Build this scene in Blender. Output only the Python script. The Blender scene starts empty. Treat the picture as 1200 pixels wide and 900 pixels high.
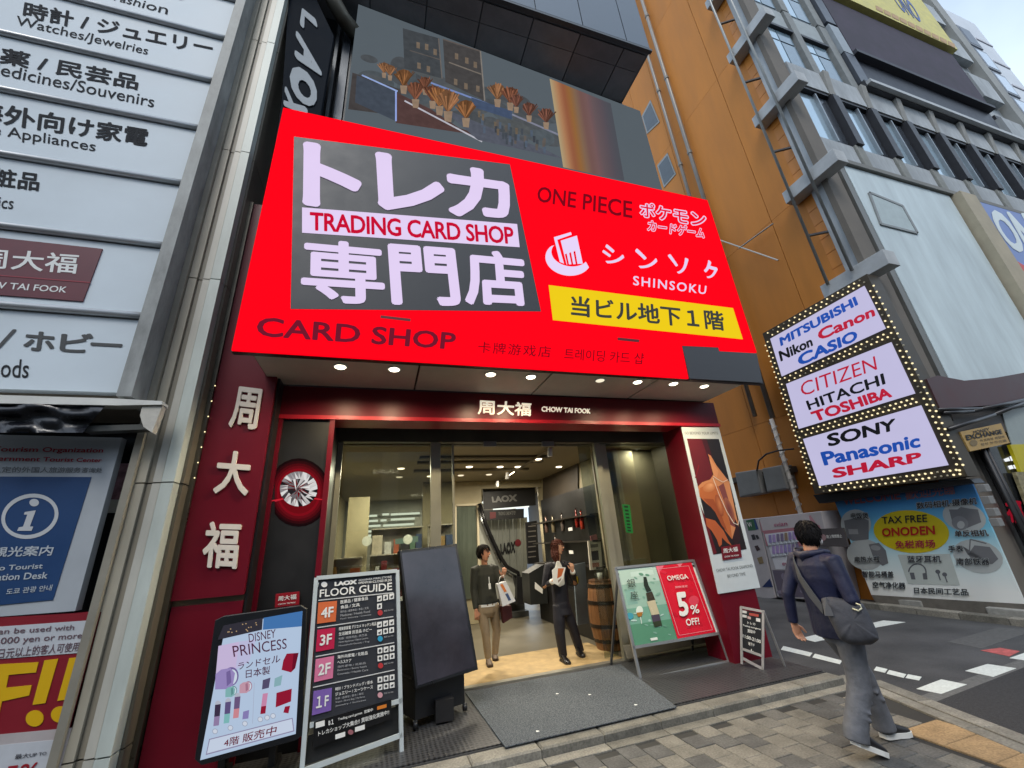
import bpy, math, random
import numpy as np
from mathutils import Vector as V, Matrix
random.seed(7)
S = bpy.context.scene
COL = S.collection
R = math.radians

# ------------------------------------------------------------------ camera
YAW, PIT, ROL, FPX = R(18.57132668), R(21.17586278), R(-4.17341976), 474.337
_f = V((math.sin(YAW)*math.cos(PIT), math.cos(YAW)*math.cos(PIT), math.sin(PIT)))
_r = V((math.cos(YAW), -math.sin(YAW), 0)); _u = _r.cross(_f)
CR = _r*math.cos(ROL) + _u*math.sin(ROL)
CU = _u*math.cos(ROL) - _r*math.sin(ROL)
CF = _f
CP = V((0, 0, 1.72))
cam = bpy.data.cameras.new('camera'); camo = bpy.data.objects.new('camera', cam); COL.objects.link(camo)
camo.matrix_world = Matrix(((CR.x, CU.x, -CF.x, CP.x), (CR.y, CU.y, -CF.y, CP.y), (CR.z, CU.z, -CF.z, CP.z), (0, 0, 0, 1)))
cam.sensor_width = 36; cam.lens = 36*FPX/1200; cam.clip_end = 3000; cam.clip_start = 0.05
S.camera = camo
# ------------------------------------------------------------------ world, sun, exposure
SUN_EL, SUN_AZ = R(52), R(205)
w = bpy.data.worlds.new('World'); S.world = w; w.use_nodes = True
nt = w.node_tree; nt.nodes.clear()
wo = nt.nodes.new('ShaderNodeOutputWorld'); bg = nt.nodes.new('ShaderNodeBackground')
sky = nt.nodes.new('ShaderNodeTexSky'); sky.sky_type = 'NISHITA'; sky.sun_disc = False
sky.sun_elevation = SUN_EL; sky.sun_rotation = SUN_AZ; sky.dust_density = 2.5; sky.air_density = 1.2
tc = nt.nodes.new('ShaderNodeTexCoord'); nz = nt.nodes.new('ShaderNodeTexNoise')
nz.inputs['Scale'].default_value = 2.2; nz.inputs['Detail'].default_value = 6
rmp = nt.nodes.new('ShaderNodeValToRGB'); rmp.color_ramp.elements[0].position = .35; rmp.color_ramp.elements[1].position = .68
rmp.color_ramp.elements[0].color = (.45, .45, .45, 1); rmp.color_ramp.elements[1].color = (.92, .92, .92, 1)
mx = nt.nodes.new('ShaderNodeMix'); mx.data_type = 'RGBA'
mx.inputs['B'].default_value = (5.6, 6.7, 8.0, 1)
nt.links.new(tc.outputs['Generated'], nz.inputs['Vector']); nt.links.new(nz.outputs['Fac'], rmp.inputs['Fac'])
nt.links.new(rmp.outputs['Color'], mx.inputs['Factor']); nt.links.new(sky.outputs[0], mx.inputs['A'])
nt.links.new(mx.outputs['Result'], bg.inputs['Color']); nt.links.new(bg.outputs[0], wo.inputs[0])
bg.inputs['Strength'].default_value = 0.13
sl = bpy.data.lights.new('sun', 'SUN'); sl.energy = 0.9; sl.angle = R(18); sl.color = (1, .96, .9)
so = bpy.data.objects.new('sun', sl); COL.objects.link(so)
sd = V((math.sin(SUN_AZ)*math.cos(SUN_EL), math.cos(SUN_AZ)*math.cos(SUN_EL), math.sin(SUN_EL)))
so.rotation_euler = sd.to_track_quat('Z', 'Y').to_euler(); so.location = (0, 0, 60)
S.view_settings.view_transform = 'Standard'; S.view_settings.look = 'None'
S.view_settings.exposure = 0.56; S.view_settings.gamma = 1
S.cycles.max_bounces = 6; S.cycles.transparent_max_bounces = 12
S.cycles.caustics_reflective = False; S.cycles.caustics_refractive = False

# ------------------------------------------------------------------ pixel rays -> real planes
def ray(px, py): return CR*(px-600) - CU*(py-450) + CF*FPX
class PL:
    """a real plane: point p, horizontal azimuth az (deg) of its width, lean back (deg)"""
    def __init__(s, p, az=0, lean=0):
        a, l = R(az), R(lean)
        s.p = V(p); s.u = V((math.cos(a), math.sin(a), 0))
        s.n = V((math.sin(a), -math.cos(a), 0))*math.cos(l) + V((0, 0, 1))*math.sin(l)
    def at(s, px, py, off=0):
        d = ray(px, py); p = s.p + s.n*off
        return CP + d*(((p-CP).dot(s.n))/d.dot(s.n))
def PY(y): return PL((0, y, 0))
def PX(x): return PL((x, 0, 0), -90)          # faces -x
class PZc(PL):
    def __init__(s, z, up=1): s.p = V((0, 0, z)); s.n = V((0, 0, up)); s.u = V((1, 0, 0))
def PZ(z, up=1): return PZc(z, up)

# ------------------------------------------------------------------ materials
_mc = {}
def lin(c):
    return tuple(((v/255)/12.92 if v/255 <= .04045 else (((v/255)+.055)/1.055)**2.4) for v in c)
def mat(rgb, rough=.6, metal=0, var=.08, scale=4, bump=0, emit=0, bscale=None, name=None, spec=.5, coat=0, obr=0, stretch=None):
    key = (tuple(rgb), rough, metal, var, scale, bump, emit, bscale, spec, coat, obr, stretch)
    if key in _mc: return _mc[key]
    m = bpy.data.materials.new(name or 'paint'); m.use_nodes = True; t = m.node_tree; p = t.nodes['Principled BSDF']
    c = lin(rgb)
    p.inputs['Roughness'].default_value = rough; p.inputs['Metallic'].default_value = metal
    p.inputs['Specular IOR Level'].default_value = spec; p.inputs['Coat Weight'].default_value = coat
    src = None
    if var or bump:
        co = t.nodes.new('ShaderNodeTexCoord')
        vec = co.outputs['Object']
        if stretch:
            mp = t.nodes.new('ShaderNodeMapping'); mp.inputs['Scale'].default_value = stretch
            t.links.new(vec, mp.inputs['Vector']); vec = mp.outputs['Vector']
    if var:
        n = t.nodes.new('ShaderNodeTexNoise'); n.inputs['Scale'].default_value = scale; n.inputs['Detail'].default_value = 7
        n.inputs['Roughness'].default_value = .62
        t.links.new(vec, n.inputs['Vector'])
        mr = t.nodes.new('ShaderNodeMapRange'); mr.inputs['From Min'].default_value = .3; mr.inputs['From Max'].default_value = .7
        mr.inputs['To Min'].default_value = 1-var*1.6; mr.inputs['To Max'].default_value = 1+var
        t.links.new(n.outputs['Fac'], mr.inputs['Value'])
        vm = t.nodes.new('ShaderNodeVectorMath'); vm.operation = 'SCALE'; vm.inputs[0].default_value = c
        t.links.new(mr.outputs['Result'], vm.inputs['Scale']); src = vm.outputs['Vector']
        rr = t.nodes.new('ShaderNodeMapRange'); rr.inputs['To Min'].default_value = max(.02, rough-.12); rr.inputs['To Max'].default_value = min(1, rough+.12)
        t.links.new(n.outputs['Fac'], rr.inputs['Value']); t.links.new(rr.outputs['Result'], p.inputs['Roughness'])
        if obr:
            oi = t.nodes.new('ShaderNodeObjectInfo'); m2 = t.nodes.new('ShaderNodeMapRange')
            m2.inputs['To Min'].default_value = 1-obr; m2.inputs['To Max'].default_value = 1+obr
            t.links.new(oi.outputs['Random'], m2.inputs['Value'])
            v2 = t.nodes.new('ShaderNodeVectorMath'); v2.operation = 'SCALE'
            t.links.new(src, v2.inputs[0]); t.links.new(m2.outputs['Result'], v2.inputs['Scale']); src = v2.outputs['Vector']
        t.links.new(src, p.inputs['Base Color'])
    else: p.inputs['Base Color'].default_value = (*c, 1)
    if bump:
        b = t.nodes.new('ShaderNodeBump'); b.inputs['Strength'].default_value = min(1, bump); b.inputs['Distance'].default_value = .01
        n2 = t.nodes.new('ShaderNodeTexNoise'); n2.inputs['Scale'].default_value = bscale or scale*8; n2.inputs['Detail'].default_value = 5
        t.links.new(vec, n2.inputs['Vector']); t.links.new(n2.outputs['Fac'], b.inputs['Height']); t.links.new(b.outputs[0], p.inputs['Normal'])
    if emit:
        if src: t.links.new(src, p.inputs['Emission Color'])
        else: p.inputs['Emission Color'].default_value = (*c, 1)
        p.inputs['Emission Strength'].default_value = emit
    _mc[key] = m; return m
def led(rgb, e=1.0, var=.03):
    """pixels of a lit display: black base that only gives off light"""
    key = ('led', tuple(rgb), e, var)
    if key in _mc: return _mc[key]
    m = bpy.data.materials.new('led_pixels'); m.use_nodes = True; t = m.node_tree; p = t.nodes['Principled BSDF']
    c = lin(rgb); p.inputs['Base Color'].default_value = (.003, .003, .003, 1); p.inputs['Roughness'].default_value = .9
    p.inputs['Specular IOR Level'].default_value = .0
    co = t.nodes.new('ShaderNodeTexCoord'); n = t.nodes.new('ShaderNodeTexNoise'); n.inputs['Scale'].default_value = 3 if var < .1 else 9; n.inputs['Detail'].default_value = 3 if var < .1 else 8
    t.links.new(co.outputs['Object'], n.inputs['Vector'])
    mr = t.nodes.new('ShaderNodeMapRange'); mr.inputs['To Min'].default_value = 1-var; mr.inputs['To Max'].default_value = 1+var
    t.links.new(n.outputs['Fac'], mr.inputs['Value'])
    vm = t.nodes.new('ShaderNodeVectorMath'); vm.operation = 'SCALE'; vm.inputs[0].default_value = c
    t.links.new(mr.outputs['Result'], vm.inputs['Scale']); t.links.new(vm.outputs['Vector'], p.inputs['Emission Color'])
    p.inputs['Emission Strength'].default_value = e/1.474
    _mc[key] = m; return m
def glass(tint=(.8, .85, .83), ior=1.5, rough=0.02):
    key = ('glass', tint, ior, rough)
    if key in _mc: return _mc[key]
    m = bpy.data.materials.new('glass'); m.use_nodes = True; t = m.node_tree; t.nodes.clear()
    o = t.nodes.new('ShaderNodeOutputMaterial'); mixn = t.nodes.new('ShaderNodeMixShader'); lw = t.nodes.new('ShaderNodeLayerWeight')
    tr = t.nodes.new('ShaderNodeBsdfTransparent'); gl = t.nodes.new('ShaderNodeBsdfGlossy')
    tr.inputs[0].default_value = (*tint, 1); gl.inputs['Roughness'].default_value = rough; lw.inputs['Blend'].default_value = .5
    pw = t.nodes.new('ShaderNodeMath'); pw.operation = 'POWER'; pw.inputs[1].default_value = 4; t.links.new(lw.outputs['Facing'], pw.inputs[0])
    fr = t.nodes.new('ShaderNodeMath'); fr.operation = 'MULTIPLY_ADD'; fr.inputs[1].default_value = .6; fr.inputs[2].default_value = ((ior-1)/(ior+1))**2
    t.links.new(pw.outputs[0], fr.inputs[0])
    t.links.new(fr.outputs[0], mixn.inputs[0]); t.links.new(tr.outputs[0], mixn.inputs[1]); t.links.new(gl.outputs[0], mixn.inputs[2])
    t.links.new(mixn.outputs[0], o.inputs[0]); _mc[key] = m; return m
def nodemat(name, fn):
    m = bpy.data.materials.new(name); m.use_nodes = True; fn(m.node_tree, m.node_tree.nodes['Principled BSDF']); return m
def asphalt(t, p):
    co = t.nodes.new('ShaderNodeTexCoord')
    a = t.nodes.new('ShaderNodeTexNoise'); a.inputs['Scale'].default_value = 90; a.inputs['Detail'].default_value = 4
    b = t.nodes.new('ShaderNodeTexNoise'); b.inputs['Scale'].default_value = 1.3; b.inputs['Detail'].default_value = 6
    t.links.new(co.outputs['Object'], a.inputs['Vector']); t.links.new(co.outputs['Object'], b.inputs['Vector'])
    m = t.nodes.new('ShaderNodeMath'); m.operation = 'MULTIPLY_ADD'; m.inputs[1].default_value = .6
    t.links.new(a.outputs['Fac'], m.inputs[0]); t.links.new(b.outputs['Fac'], m.inputs[2])
    r = t.nodes.new('ShaderNodeValToRGB'); r.color_ramp.elements[0].position = .5; r.color_ramp.elements[1].position = 1.1
    r.color_ramp.elements[0].color = (.022, .023, .025, 1); r.color_ramp.elements[1].color = (.075, .075, .078, 1)
    t.links.new(m.outputs[0], r.inputs[0]); t.links.new(r.outputs[0], p.inputs['Base Color']); p.inputs['Roughness'].default_value = .85
    bp = t.nodes.new('ShaderNodeBump'); bp.inputs['Strength'].default_value = .5; bp.inputs['Distance'].default_value = .006
    t.links.new(a.outputs['Fac'], bp.inputs['Height']); t.links.new(bp.outputs[0], p.inputs['Normal'])
M_ASPH = nodemat('asphalt', asphalt)
def rubber(t, p):
    co = t.nodes.new('ShaderNodeTexCoord'); v = t.nodes.new('ShaderNodeTexVoronoi'); v.inputs['Scale'].default_value = 24
    v.inputs['Randomness'].default_value = .15
    t.links.new(co.outputs['Object'], v.inputs['Vector'])
    r = t.nodes.new('ShaderNodeValToRGB'); r.color_ramp.elements[0].position = .2; r.color_ramp.elements[1].position = .45
    r.color_ramp.elements[0].color = (.006, .006, .007, 1); r.color_ramp.elements[1].color = (.05, .052, .057, 1)
    t.links.new(v.outputs['Distance'], r.inputs[0]); t.links.new(r.outputs[0], p.inputs['Base Color'])
    p.inputs['Roughness'].default_value = .42
    bp = t.nodes.new('ShaderNodeBump'); bp.inputs['Strength'].default_value = .8; bp.inputs['Distance'].default_value = .006
    t.links.new(v.outputs['Distance'], bp.inputs['Height']); t.links.new(bp.outputs[0], p.inputs['Normal'])
M_RUB = nodemat('perforated_rubber', rubber)
def carpet(t, p):
    co = t.nodes.new('ShaderNodeTexCoord'); a = t.nodes.new('ShaderNodeTexNoise'); a.inputs['Scale'].default_value = 75; a.inputs['Detail'].default_value = 2
    b = t.nodes.new('ShaderNodeTexWave'); b.inputs['Scale'].default_value = 22; b.inputs['Distortion'].default_value = 1.2
    t.links.new(co.outputs['Object'], a.inputs['Vector']); t.links.new(co.outputs['Object'], b.inputs['Vector'])
    m = t.nodes.new('ShaderNodeMath'); m.operation = 'MULTIPLY_ADD'; m.inputs[1].default_value = .12
    t.links.new(b.outputs['Fac'], m.inputs[0]); t.links.new(a.outputs['Fac'], m.inputs[2])
    r = t.nodes.new('ShaderNodeValToRGB'); r.color_ramp.elements[0].position = .38; r.color_ramp.elements[1].position = .75
    r.color_ramp.elements[0].color = (.02, .026, .033, 1); r.color_ramp.elements[1].color = (.115, .13, .146, 1)
    t.links.new(m.outputs[0], r.inputs[0]); t.links.new(r.outputs[0], p.inputs['Base Color']); p.inputs['Roughness'].default_value = .95
    bp = t.nodes.new('ShaderNodeBump'); bp.inputs['Strength'].default_value = .7; bp.inputs['Distance'].default_value = .005
    t.links.new(a.outputs['Fac'], bp.inputs['Height']); t.links.new(bp.outputs[0], p.inputs['Normal'])
M_CARP = nodemat('carpet', carpet)
def pvmat(c0, c1):
    def fn(t, p):
        co = t.nodes.new('ShaderNodeTexCoord'); oi = t.nodes.new('ShaderNodeObjectInfo')
        a = t.nodes.new('ShaderNodeTexNoise'); a.inputs['Scale'].default_value = 60; a.inputs['Detail'].default_value = 5
        b = t.nodes.new('ShaderNodeTexNoise'); b.inputs['Scale'].default_value = 5; b.inputs['Detail'].default_value = 5
        ge = t.nodes.new('ShaderNodeNewGeometry')
        t.links.new(ge.outputs['Position'], a.inputs['Vector']); t.links.new(ge.outputs['Position'], b.inputs['Vector'])
        r = t.nodes.new('ShaderNodeValToRGB'); r.color_ramp.elements[0].color = (*c0, 1); r.color_ramp.elements[1].color = (*c1, 1)
        r.color_ramp.elements[0].position = .25; r.color_ramp.elements[1].position = .7
        t.links.new(oi.outputs['Random'], r.inputs[0])
        m = t.nodes.new('ShaderNodeMath'); m.operation = 'MULTIPLY'; t.links.new(a.outputs['Fac'], m.inputs[0]); t.links.new(b.outputs['Fac'], m.inputs[1])
        mr = t.nodes.new('ShaderNodeMapRange'); mr.inputs['From Min'].default_value = .12; mr.inputs['From Max'].default_value = .4
        mr.inputs['To Min'].default_value = .62; mr.inputs['To Max'].default_value = 1.3
        t.links.new(m.outputs[0], mr.inputs['Value'])
        vm = t.nodes.new('ShaderNodeVectorMath'); vm.operation = 'SCALE'; t.links.new(r.outputs[0], vm.inputs[0]); t.links.new(mr.outputs['Result'], vm.inputs['Scale'])
        t.links.new(vm.outputs['Vector'], p.inputs['Base Color']); p.inputs['Roughness'].default_value = .82
        bp = t.nodes.new('ShaderNodeBump'); bp.inputs['Strength'].default_value = .45; bp.inputs['Distance'].default_value = .004
        t.links.new(a.outputs['Fac'], bp.inputs['Height']); t.links.new(bp.outputs[0], p.inputs['Normal'])
    return fn
M_PAV = nodemat('concrete_paver', pvmat((.088, .087, .084), (.165, .155, .132)))
M_KERB = nodemat('kerb_stone', pvmat((.15, .143, .122), (.225, .213, .182)))
M_TACT = nodemat('ochre_tile', pvmat((.26, .175, .09), (.32, .215, .11)))
def pavbase(t, p):
    co = t.nodes.new('ShaderNodeTexCoord'); b = t.nodes.new('ShaderNodeTexBrick'); b.inputs['Scale'].default_value = 1
    b.inputs['Brick Width'].default_value = .2; b.inputs['Row Height'].default_value = .2; b.inputs['Mortar Size'].default_value = .004
    b.inputs['Color1'].default_value = (.022, .022, .021, 1); b.inputs['Color2'].default_value = (.03, .029, .026, 1); b.inputs['Mortar'].default_value = (.03, .03, .028, 1)
    t.links.new(co.outputs['Object'], b.inputs['Vector']); t.links.new(b.outputs['Color'], p.inputs['Base Color']); p.inputs['Roughness'].default_value = .85
M_PAVB = nodemat('paving_far', pavbase)

# ------------------------------------------------------------------ mesh builder
def base_of(vs):
    xs = [v[0] for v in vs]; ys = [v[1] for v in vs]; zs = [v[2] for v in vs]
    return V(((min(xs)+max(xs))/2, (min(ys)+max(ys))/2, min(zs)))
WB = {}
def link(o, parent, base):
    COL.objects.link(o)
    if parent is not None:
        o.parent = parent; o.location = base - WB[parent.name]
    else: o.location = base
    WB[o.name] = base.copy()
def props(o, label=None, cat=None, group=None, kind=None):
    if label: o['label'] = label
    if cat: o['category'] = cat
    if group: o['group'] = group
    if kind: o['kind'] = kind
def thing(name, label, cat, loc, group=None, kind=None):
    o = bpy.data.objects.new(name, None); o.empty_display_size = .1
    props(o, label, cat, group, kind); link(o, None, V(loc)); return o
class B:
    def __init__(s): s.v = []; s.f = []; s.m = []; s.cur = 0
    def face(s, ix): s.f.append(ix); s.m.append(s.cur)
    def box(s, x, y, z):
        i = len(s.v)
        for c in ((x[0], y[0], z[0]), (x[1], y[0], z[0]), (x[1], y[1], z[0]), (x[0], y[1], z[0]), (x[0], y[0], z[1]), (x[1], y[0], z[1]), (x[1], y[1], z[1]), (x[0], y[1], z[1])): s.v.append(V(c))
        for q in ((3, 2, 1, 0), (4, 5, 6, 7), (0, 1, 5, 4), (1, 2, 6, 5), (2, 3, 7, 6), (3, 0, 4, 7)): s.face(tuple(i+k for k in q))
        return s
    def prism(s, front, vec):
        """polygon front extruded by vec"""
        i = len(s.v); n = len(front)
        s.v += [V(p) for p in front] + [V(p)+vec for p in front]
        s.face(tuple(range(i, i+n))); s.face(tuple(range(i+2*n-1, i+n-1, -1)))
        for k in range(n):
            a, b = i+k, i+(k+1) % n; s.face((a, a+n, b+n, b))
        return s
    def slab(s, pl, pts, off=0, depth=.02):
        f = [pl.at(*p, off) for p in pts]; return s.prism(f, -pl.n*depth)
    def flat(s, pl, pts, off=.003, c=None):
        if c is not None: s.cur = c
        i = len(s.v); s.v += [pl.at(*p, off) for p in pts]; s.face(tuple(range(i, i+len(pts)))); return s
    def ell(s, pl, c, rx, ry, rot=0, off=.003, n=24, m=None):
        a = R(rot); pts = []
        for k in range(n):
            t = 2*math.pi*k/n; x, y = rx*math.cos(t), ry*math.sin(t)
            pts.append((c[0]+x*math.cos(a)-y*math.sin(a), c[1]+x*math.sin(a)+y*math.cos(a)))
        return s.flat(pl, pts, off, m)
    def bar(s, p, q, w, h, up=(0, 0, 1)):
        p, q = V(p), V(q); d = (q-p).normalized(); sd = d.cross(V(up))
        if sd.length < 1e-4: sd = d.cross(V((0, 1, 0)))
        sd.normalize(); u2 = sd.cross(d)
        f = [p+sd*w/2+u2*h/2, p+sd*w/2-u2*h/2, p-sd*w/2-u2*h/2, p-sd*w/2+u2*h/2]
        return s.prism(f, q-p)
    def loft(s, pts, rads, ref=(0, 0, 1), seg=12, caps=True):
        """rings (ra along side axis, rb along the other) around a path"""
        pts = [V(p) for p in pts]; n = len(pts); ref = V(ref); i0 = len(s.v)
        for k in range(n):
            d = (pts[min(k+1, n-1)] - pts[max(k-1, 0)]).normalized()
            sd = d.cross(ref)
            if sd.length < .05: sd = d.cross(V((1, .1, 0)))
            sd.normalize(); o = sd.cross(d).normalized()
            r = rads[k]; ra, rb = (r if isinstance(r, tuple) else (r, r))
            for j in range(seg):
                t = 2*math.pi*j/seg; s.v.append(pts[k] + sd*ra*math.cos(t) + o*rb*math.sin(t))
        for k in range(n-1):
            for j in range(seg):
                a = i0+k*seg+j; b = i0+k*seg+(j+1) % seg; s.face((a, b, b+seg, a+seg))
        if caps:
            s.face(tuple(i0+j for j in range(seg-1, -1, -1))); s.face(tuple(i0+(n-1)*seg+j for j in range(seg)))
        return s
    def tube(s, p, q, r, seg=8): return s.loft([p, q], [r, r], seg=seg)
    def ball(s, c, r, seg=10, rings=6, ax=None):
        """ellipsoid, r = 3 radii along world axes (or along ax vectors)"""
        c = V(c); r = r if isinstance(r, tuple) else (r, r, r); ax = ax or (V((1, 0, 0)), V((0, 1, 0)), V((0, 0, 1))); i0 = len(s.v)
        for a in range(1, rings):
            ph = math.pi*a/rings
            for j in range(seg):
                t = 2*math.pi*j/seg
                s.v.append(c + ax[0]*r[0]*math.sin(ph)*math.cos(t) + ax[1]*r[1]*math.sin(ph)*math.sin(t) + ax[2]*r[2]*math.cos(ph))
        top = len(s.v); s.v.append(c+ax[2]*r[2]); bot = len(s.v); s.v.append(c-ax[2]*r[2])
        for a in range(rings-2):
            for j in range(seg):
                p = i0+a*seg+j; q = i0+a*seg+(j+1) % seg; s.face((p, p+seg, q+seg, q))
        for j in range(seg):
            s.face((top, i0+j, i0+(j+1) % seg)); e = i0+(rings-2)*seg; s.face((bot, e+(j+1) % seg, e+j))
        return s
    def mesh(s, mats, base):
        me = bpy.data.meshes.new('mesh'); me.from_pydata([tuple(v-base) for v in s.v], [], s.f)
        for m in mats: me.materials.append(m)
        if len(mats) > 1: me.polygons.foreach_set('material_index', s.m)
        me.update(); return me
    def make(s, name, mats, parent=None, smooth=False, bevel=0, **k):
        if not isinstance(mats, (list, tuple)): mats = [mats]
        b = base_of(s.v); me = s.mesh(mats, b); me.name = name
        if smooth: me.polygons.foreach_set('use_smooth', [True]*len(me.polygons))
        o = bpy.data.objects.new(name, me); link(o, parent, b); props(o, **k)
        if bevel:
            md = o.modifiers.new('bevel', 'BEVEL'); md.width = bevel; md.segments = 2; md.limit_method = 'ANGLE'; md.angle_limit = R(40)
        return o
def fused(bs, name, mats, parent, voxel=.01, smooth=4, **k):
    """several lofts grown into one continuous skin"""
    b = base_of(bs.v); me = bs.mesh([mats] if not isinstance(mats, list) else mats, b)
    tmp = bpy.data.objects.new('tmp', me); COL.objects.link(tmp)
    r = tmp.modifiers.new('r', 'REMESH'); r.mode = 'VOXEL'; r.voxel_size = voxel; r.use_smooth_shade = True
    sm = tmp.modifiers.new('s', 'SMOOTH'); sm.factor = .5; sm.iterations = smooth
    dg = bpy.context.evaluated_depsgraph_get(); dg.update()
    m2 = bpy.data.meshes.new_from_object(tmp.evaluated_get(dg)); bpy.data.objects.remove(tmp)
    m2.name = name
    if not m2.materials: m2.materials.append(mats)
    m2.polygons.foreach_set('use_smooth', [True]*len(m2.polygons))
    o = bpy.data.objects.new(name, m2); link(o, parent, b); props(o, **k); return o

# ------------------------------------------------------------------ lettering
def homog(src, dst):
    A = []; bb = []
    for (x, y), (u, v) in zip(src, dst):
        A.append([x, y, 1, 0, 0, 0, -u*x, -u*y]); bb.append(u); A.append([0, 0, 0, x, y, 1, -v*x, -v*y]); bb.append(v)
    h = np.linalg.solve(np.array(A, float), np.array(bb, float)); return np.append(h, 1).reshape(3, 3)
def text(body, pl, quad, m, parent, off=.004, bold=0.0, deep=0, name='lettering', space=1, shear=0, rot=0, nb=False, **k):
    """quad = tl, tr, br, bl outline of the words as they lie on plane pl"""
    c = bpy.data.curves.new('t', 'FONT'); c.body = body; c.resolution_u = 3; c.space_character = space; c.shear = shear
    o = bpy.data.objects.new('t', c); me = o.to_mesh()
    vs = [(v.co.x, v.co.y) for v in me.vertices]; fs = [tuple(p.vertices) for p in me.polygons]
    o.to_mesh_clear(); bpy.data.objects.remove(o); bpy.data.curves.remove(c)
    if not fs: return None
    if rot: vs = [(y, -x) for x, y in vs]
    lay = [0]*len(vs); core = vs
    if bold:
        w0, f0 = vs, fs; vs, fs, lay = [], [], []
        dirs = [(0, 0), (1, 1), (-1, 1), (1, -1), (-1, -1)] if bold < .016 else [(0, 0)]+[(1.25*math.cos(R(22.5*q_)), 1.25*math.sin(R(22.5*q_))) for q_ in range(0, 16, 1 if bold > .026 else 2)]
        for li_, (dx, dy) in enumerate(dirs):
            n0 = len(vs); vs += [(x+dx*bold, y+dy*bold) for x, y in w0]; fs += [tuple(i+n0 for i in f) for f in f0]; lay += [li_]*len(w0)
    ref_ = core if nb else vs
    x0 = min(v[0] for v in ref_); x1 = max(v[0] for v in ref_); y0 = min(v[1] for v in ref_); y1 = max(v[1] for v in ref_)
    H = homog([(x0, y1), (x1, y1), (x1, y0), (x0, y0)], quad)
    b = B()
    for (x, y), ly in zip(vs, lay):
        q = H @ np.array([x, y, 1]); b.v.append(pl.at(q[0]/q[2], q[1]/q[2], off+deep+ly*.00025))
    for f in fs: b.face(f)
    if deep:
        from collections import Counter
        n = len(b.v); b.v += [v-pl.n*deep for v in b.v]
        cnt = Counter(); dirc = {}
        for f in fs:
            for i in range(len(f)):
                a, c2 = f[i], f[(i+1) % len(f)]; cnt[frozenset((a, c2))] += 1; dirc[frozenset((a, c2))] = (a, c2)
        for e, q in cnt.items():
            if q == 1: a, c2 = dirc[e]; b.face((a, a+n, c2+n, c2))
    return b.make(name, m, parent, **k)
def prints(pl, items, parent, off=.004, name='printed_picture', emit=0, rough=.5, evar=.03, **k):
    """flat print: list of (colour, polygon px) laid in thin layers"""
    b = B(); mats = []; idx = {}
    for n, (c, pts) in enumerate(items):
        if c not in idx: idx[c] = len(mats); mats.append(led(c, emit, evar) if emit else mat(c, rough, var=.04))
        b.flat(pl, pts, off+n*.00022, idx[c])
    return b.make(name, mats, parent, **k)
def ellp(c, rx, ry, rot=0, n=20, a0=0, a1=360):
    a = R(rot); o = []
    for k in range(n+(a1-a0 < 360)):
        t = R(a0+(a1-a0)*k/n); x, y = rx*math.cos(t), ry*math.sin(t); o.append((c[0]+x*math.cos(a)-y*math.sin(a), c[1]+x*math.sin(a)+y*math.cos(a)))
    return o
def lerp(a, b, t): return tuple(a[i]*(1-t)+b[i]*t for i in range(len(a)))
def line(a, b, w):
    d = (b[0]-a[0], b[1]-a[1]); L = math.hypot(*d) or 1; n = (-d[1]/L*w/2, d[0]/L*w/2)
    return [(a[0]+n[0], a[1]+n[1]), (b[0]+n[0], b[1]+n[1]), (b[0]-n[0], b[1]-n[1]), (a[0]-n[0], a[1]-n[1])]
def quadpt(q, u, v): return lerp(lerp(q[0], q[1], u), lerp(q[3], q[2], u), v)
def sub(q, u0, v0, u1, v1):
    H = homog([(0, 0), (1, 0), (1, 1), (0, 1)], q)
    def P(u, v): r = H @ np.array([u, v, 1]); return (r[0]/r[2], r[1]/r[2])
    return [P(u0, v0), P(u1, v0), P(u1, v1), P(u0, v1)]

STEEL = mat((150, 152, 152), .28, 1, .06, 3); ALU = mat((185, 188, 190), .4, .85, .05, 6)
BLK = mat((22, 22, 24), .45, var=.15); WHT = mat((225, 226, 224), .5, var=.04); DGREY = mat((58, 60, 64), .55, var=.12)
CREAM = mat((196, 186, 158), .6, var=.04); MAROON = mat((112, 14, 34), .32, var=.08, scale=2); CONC = mat((158, 160, 158), .85, var=.16, scale=1.5, bump=.3)

# ================================================================== GROUND
b = B(); b.box((-400, 400), (-400, 400), (-.3, -.03)); road = b.make('road', M_ASPH, kind='structure')
b = B(); b.box((-60, 4.9), (-60, 4.28), (-.08, -.012))
# slanting edge towards the side street
e0, e1 = V((4.72, 2.3, 0)), V((5.35, 4.30, 0))
pav = None
b = B(); b.prism([V((-60, -60, -.012)), V((1.0, -60, -.012)), V((4.1, .5, -.012)), V((4.95, 2.9, -.012)), V((5.32, 4.28, -.012)), V((-60, 4.28, -.012))], V((0, 0, -.1)))
pav = b.make('pavement', M_PAVB, kind='structure')
pm = {}
def piece(sx, sy, h, m, ch=.004):
    key = (round(sx, 3), round(sy, 3), h, m.name)
    if key not in pm:
        q = B(); x, y = sx/2, sy/2
        for z, i in ((0, 0), (h-ch, 0), (h, ch)): q.v += [V((-x+i, -y+i, z)), V((x-i, -y+i, z)), V((x-i, y-i, z)), V((-x+i, y-i, z))]
        for r_ in (0, 4):
            for k in range(4): q.face((r_+k, r_+(k+1) % 4, r_+4+(k+1) % 4, r_+4+k))
        q.face((8, 9, 10, 11)); pm[key] = q.mesh([m], V((0, 0, 0)))
    return pm[key]
def put(name, me, parent, p, rz=0, tilt=0):
    o = bpy.data.objects.new(name, me); link(o, parent, V(p)); o.rotation_euler = (random.uniform(-tilt, tilt), random.uniform(-tilt, tilt), rz); return o
cnt = 0
spare = B()
def edge_x(y): return 4.81+.33*(y-2.61)-.33
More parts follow.
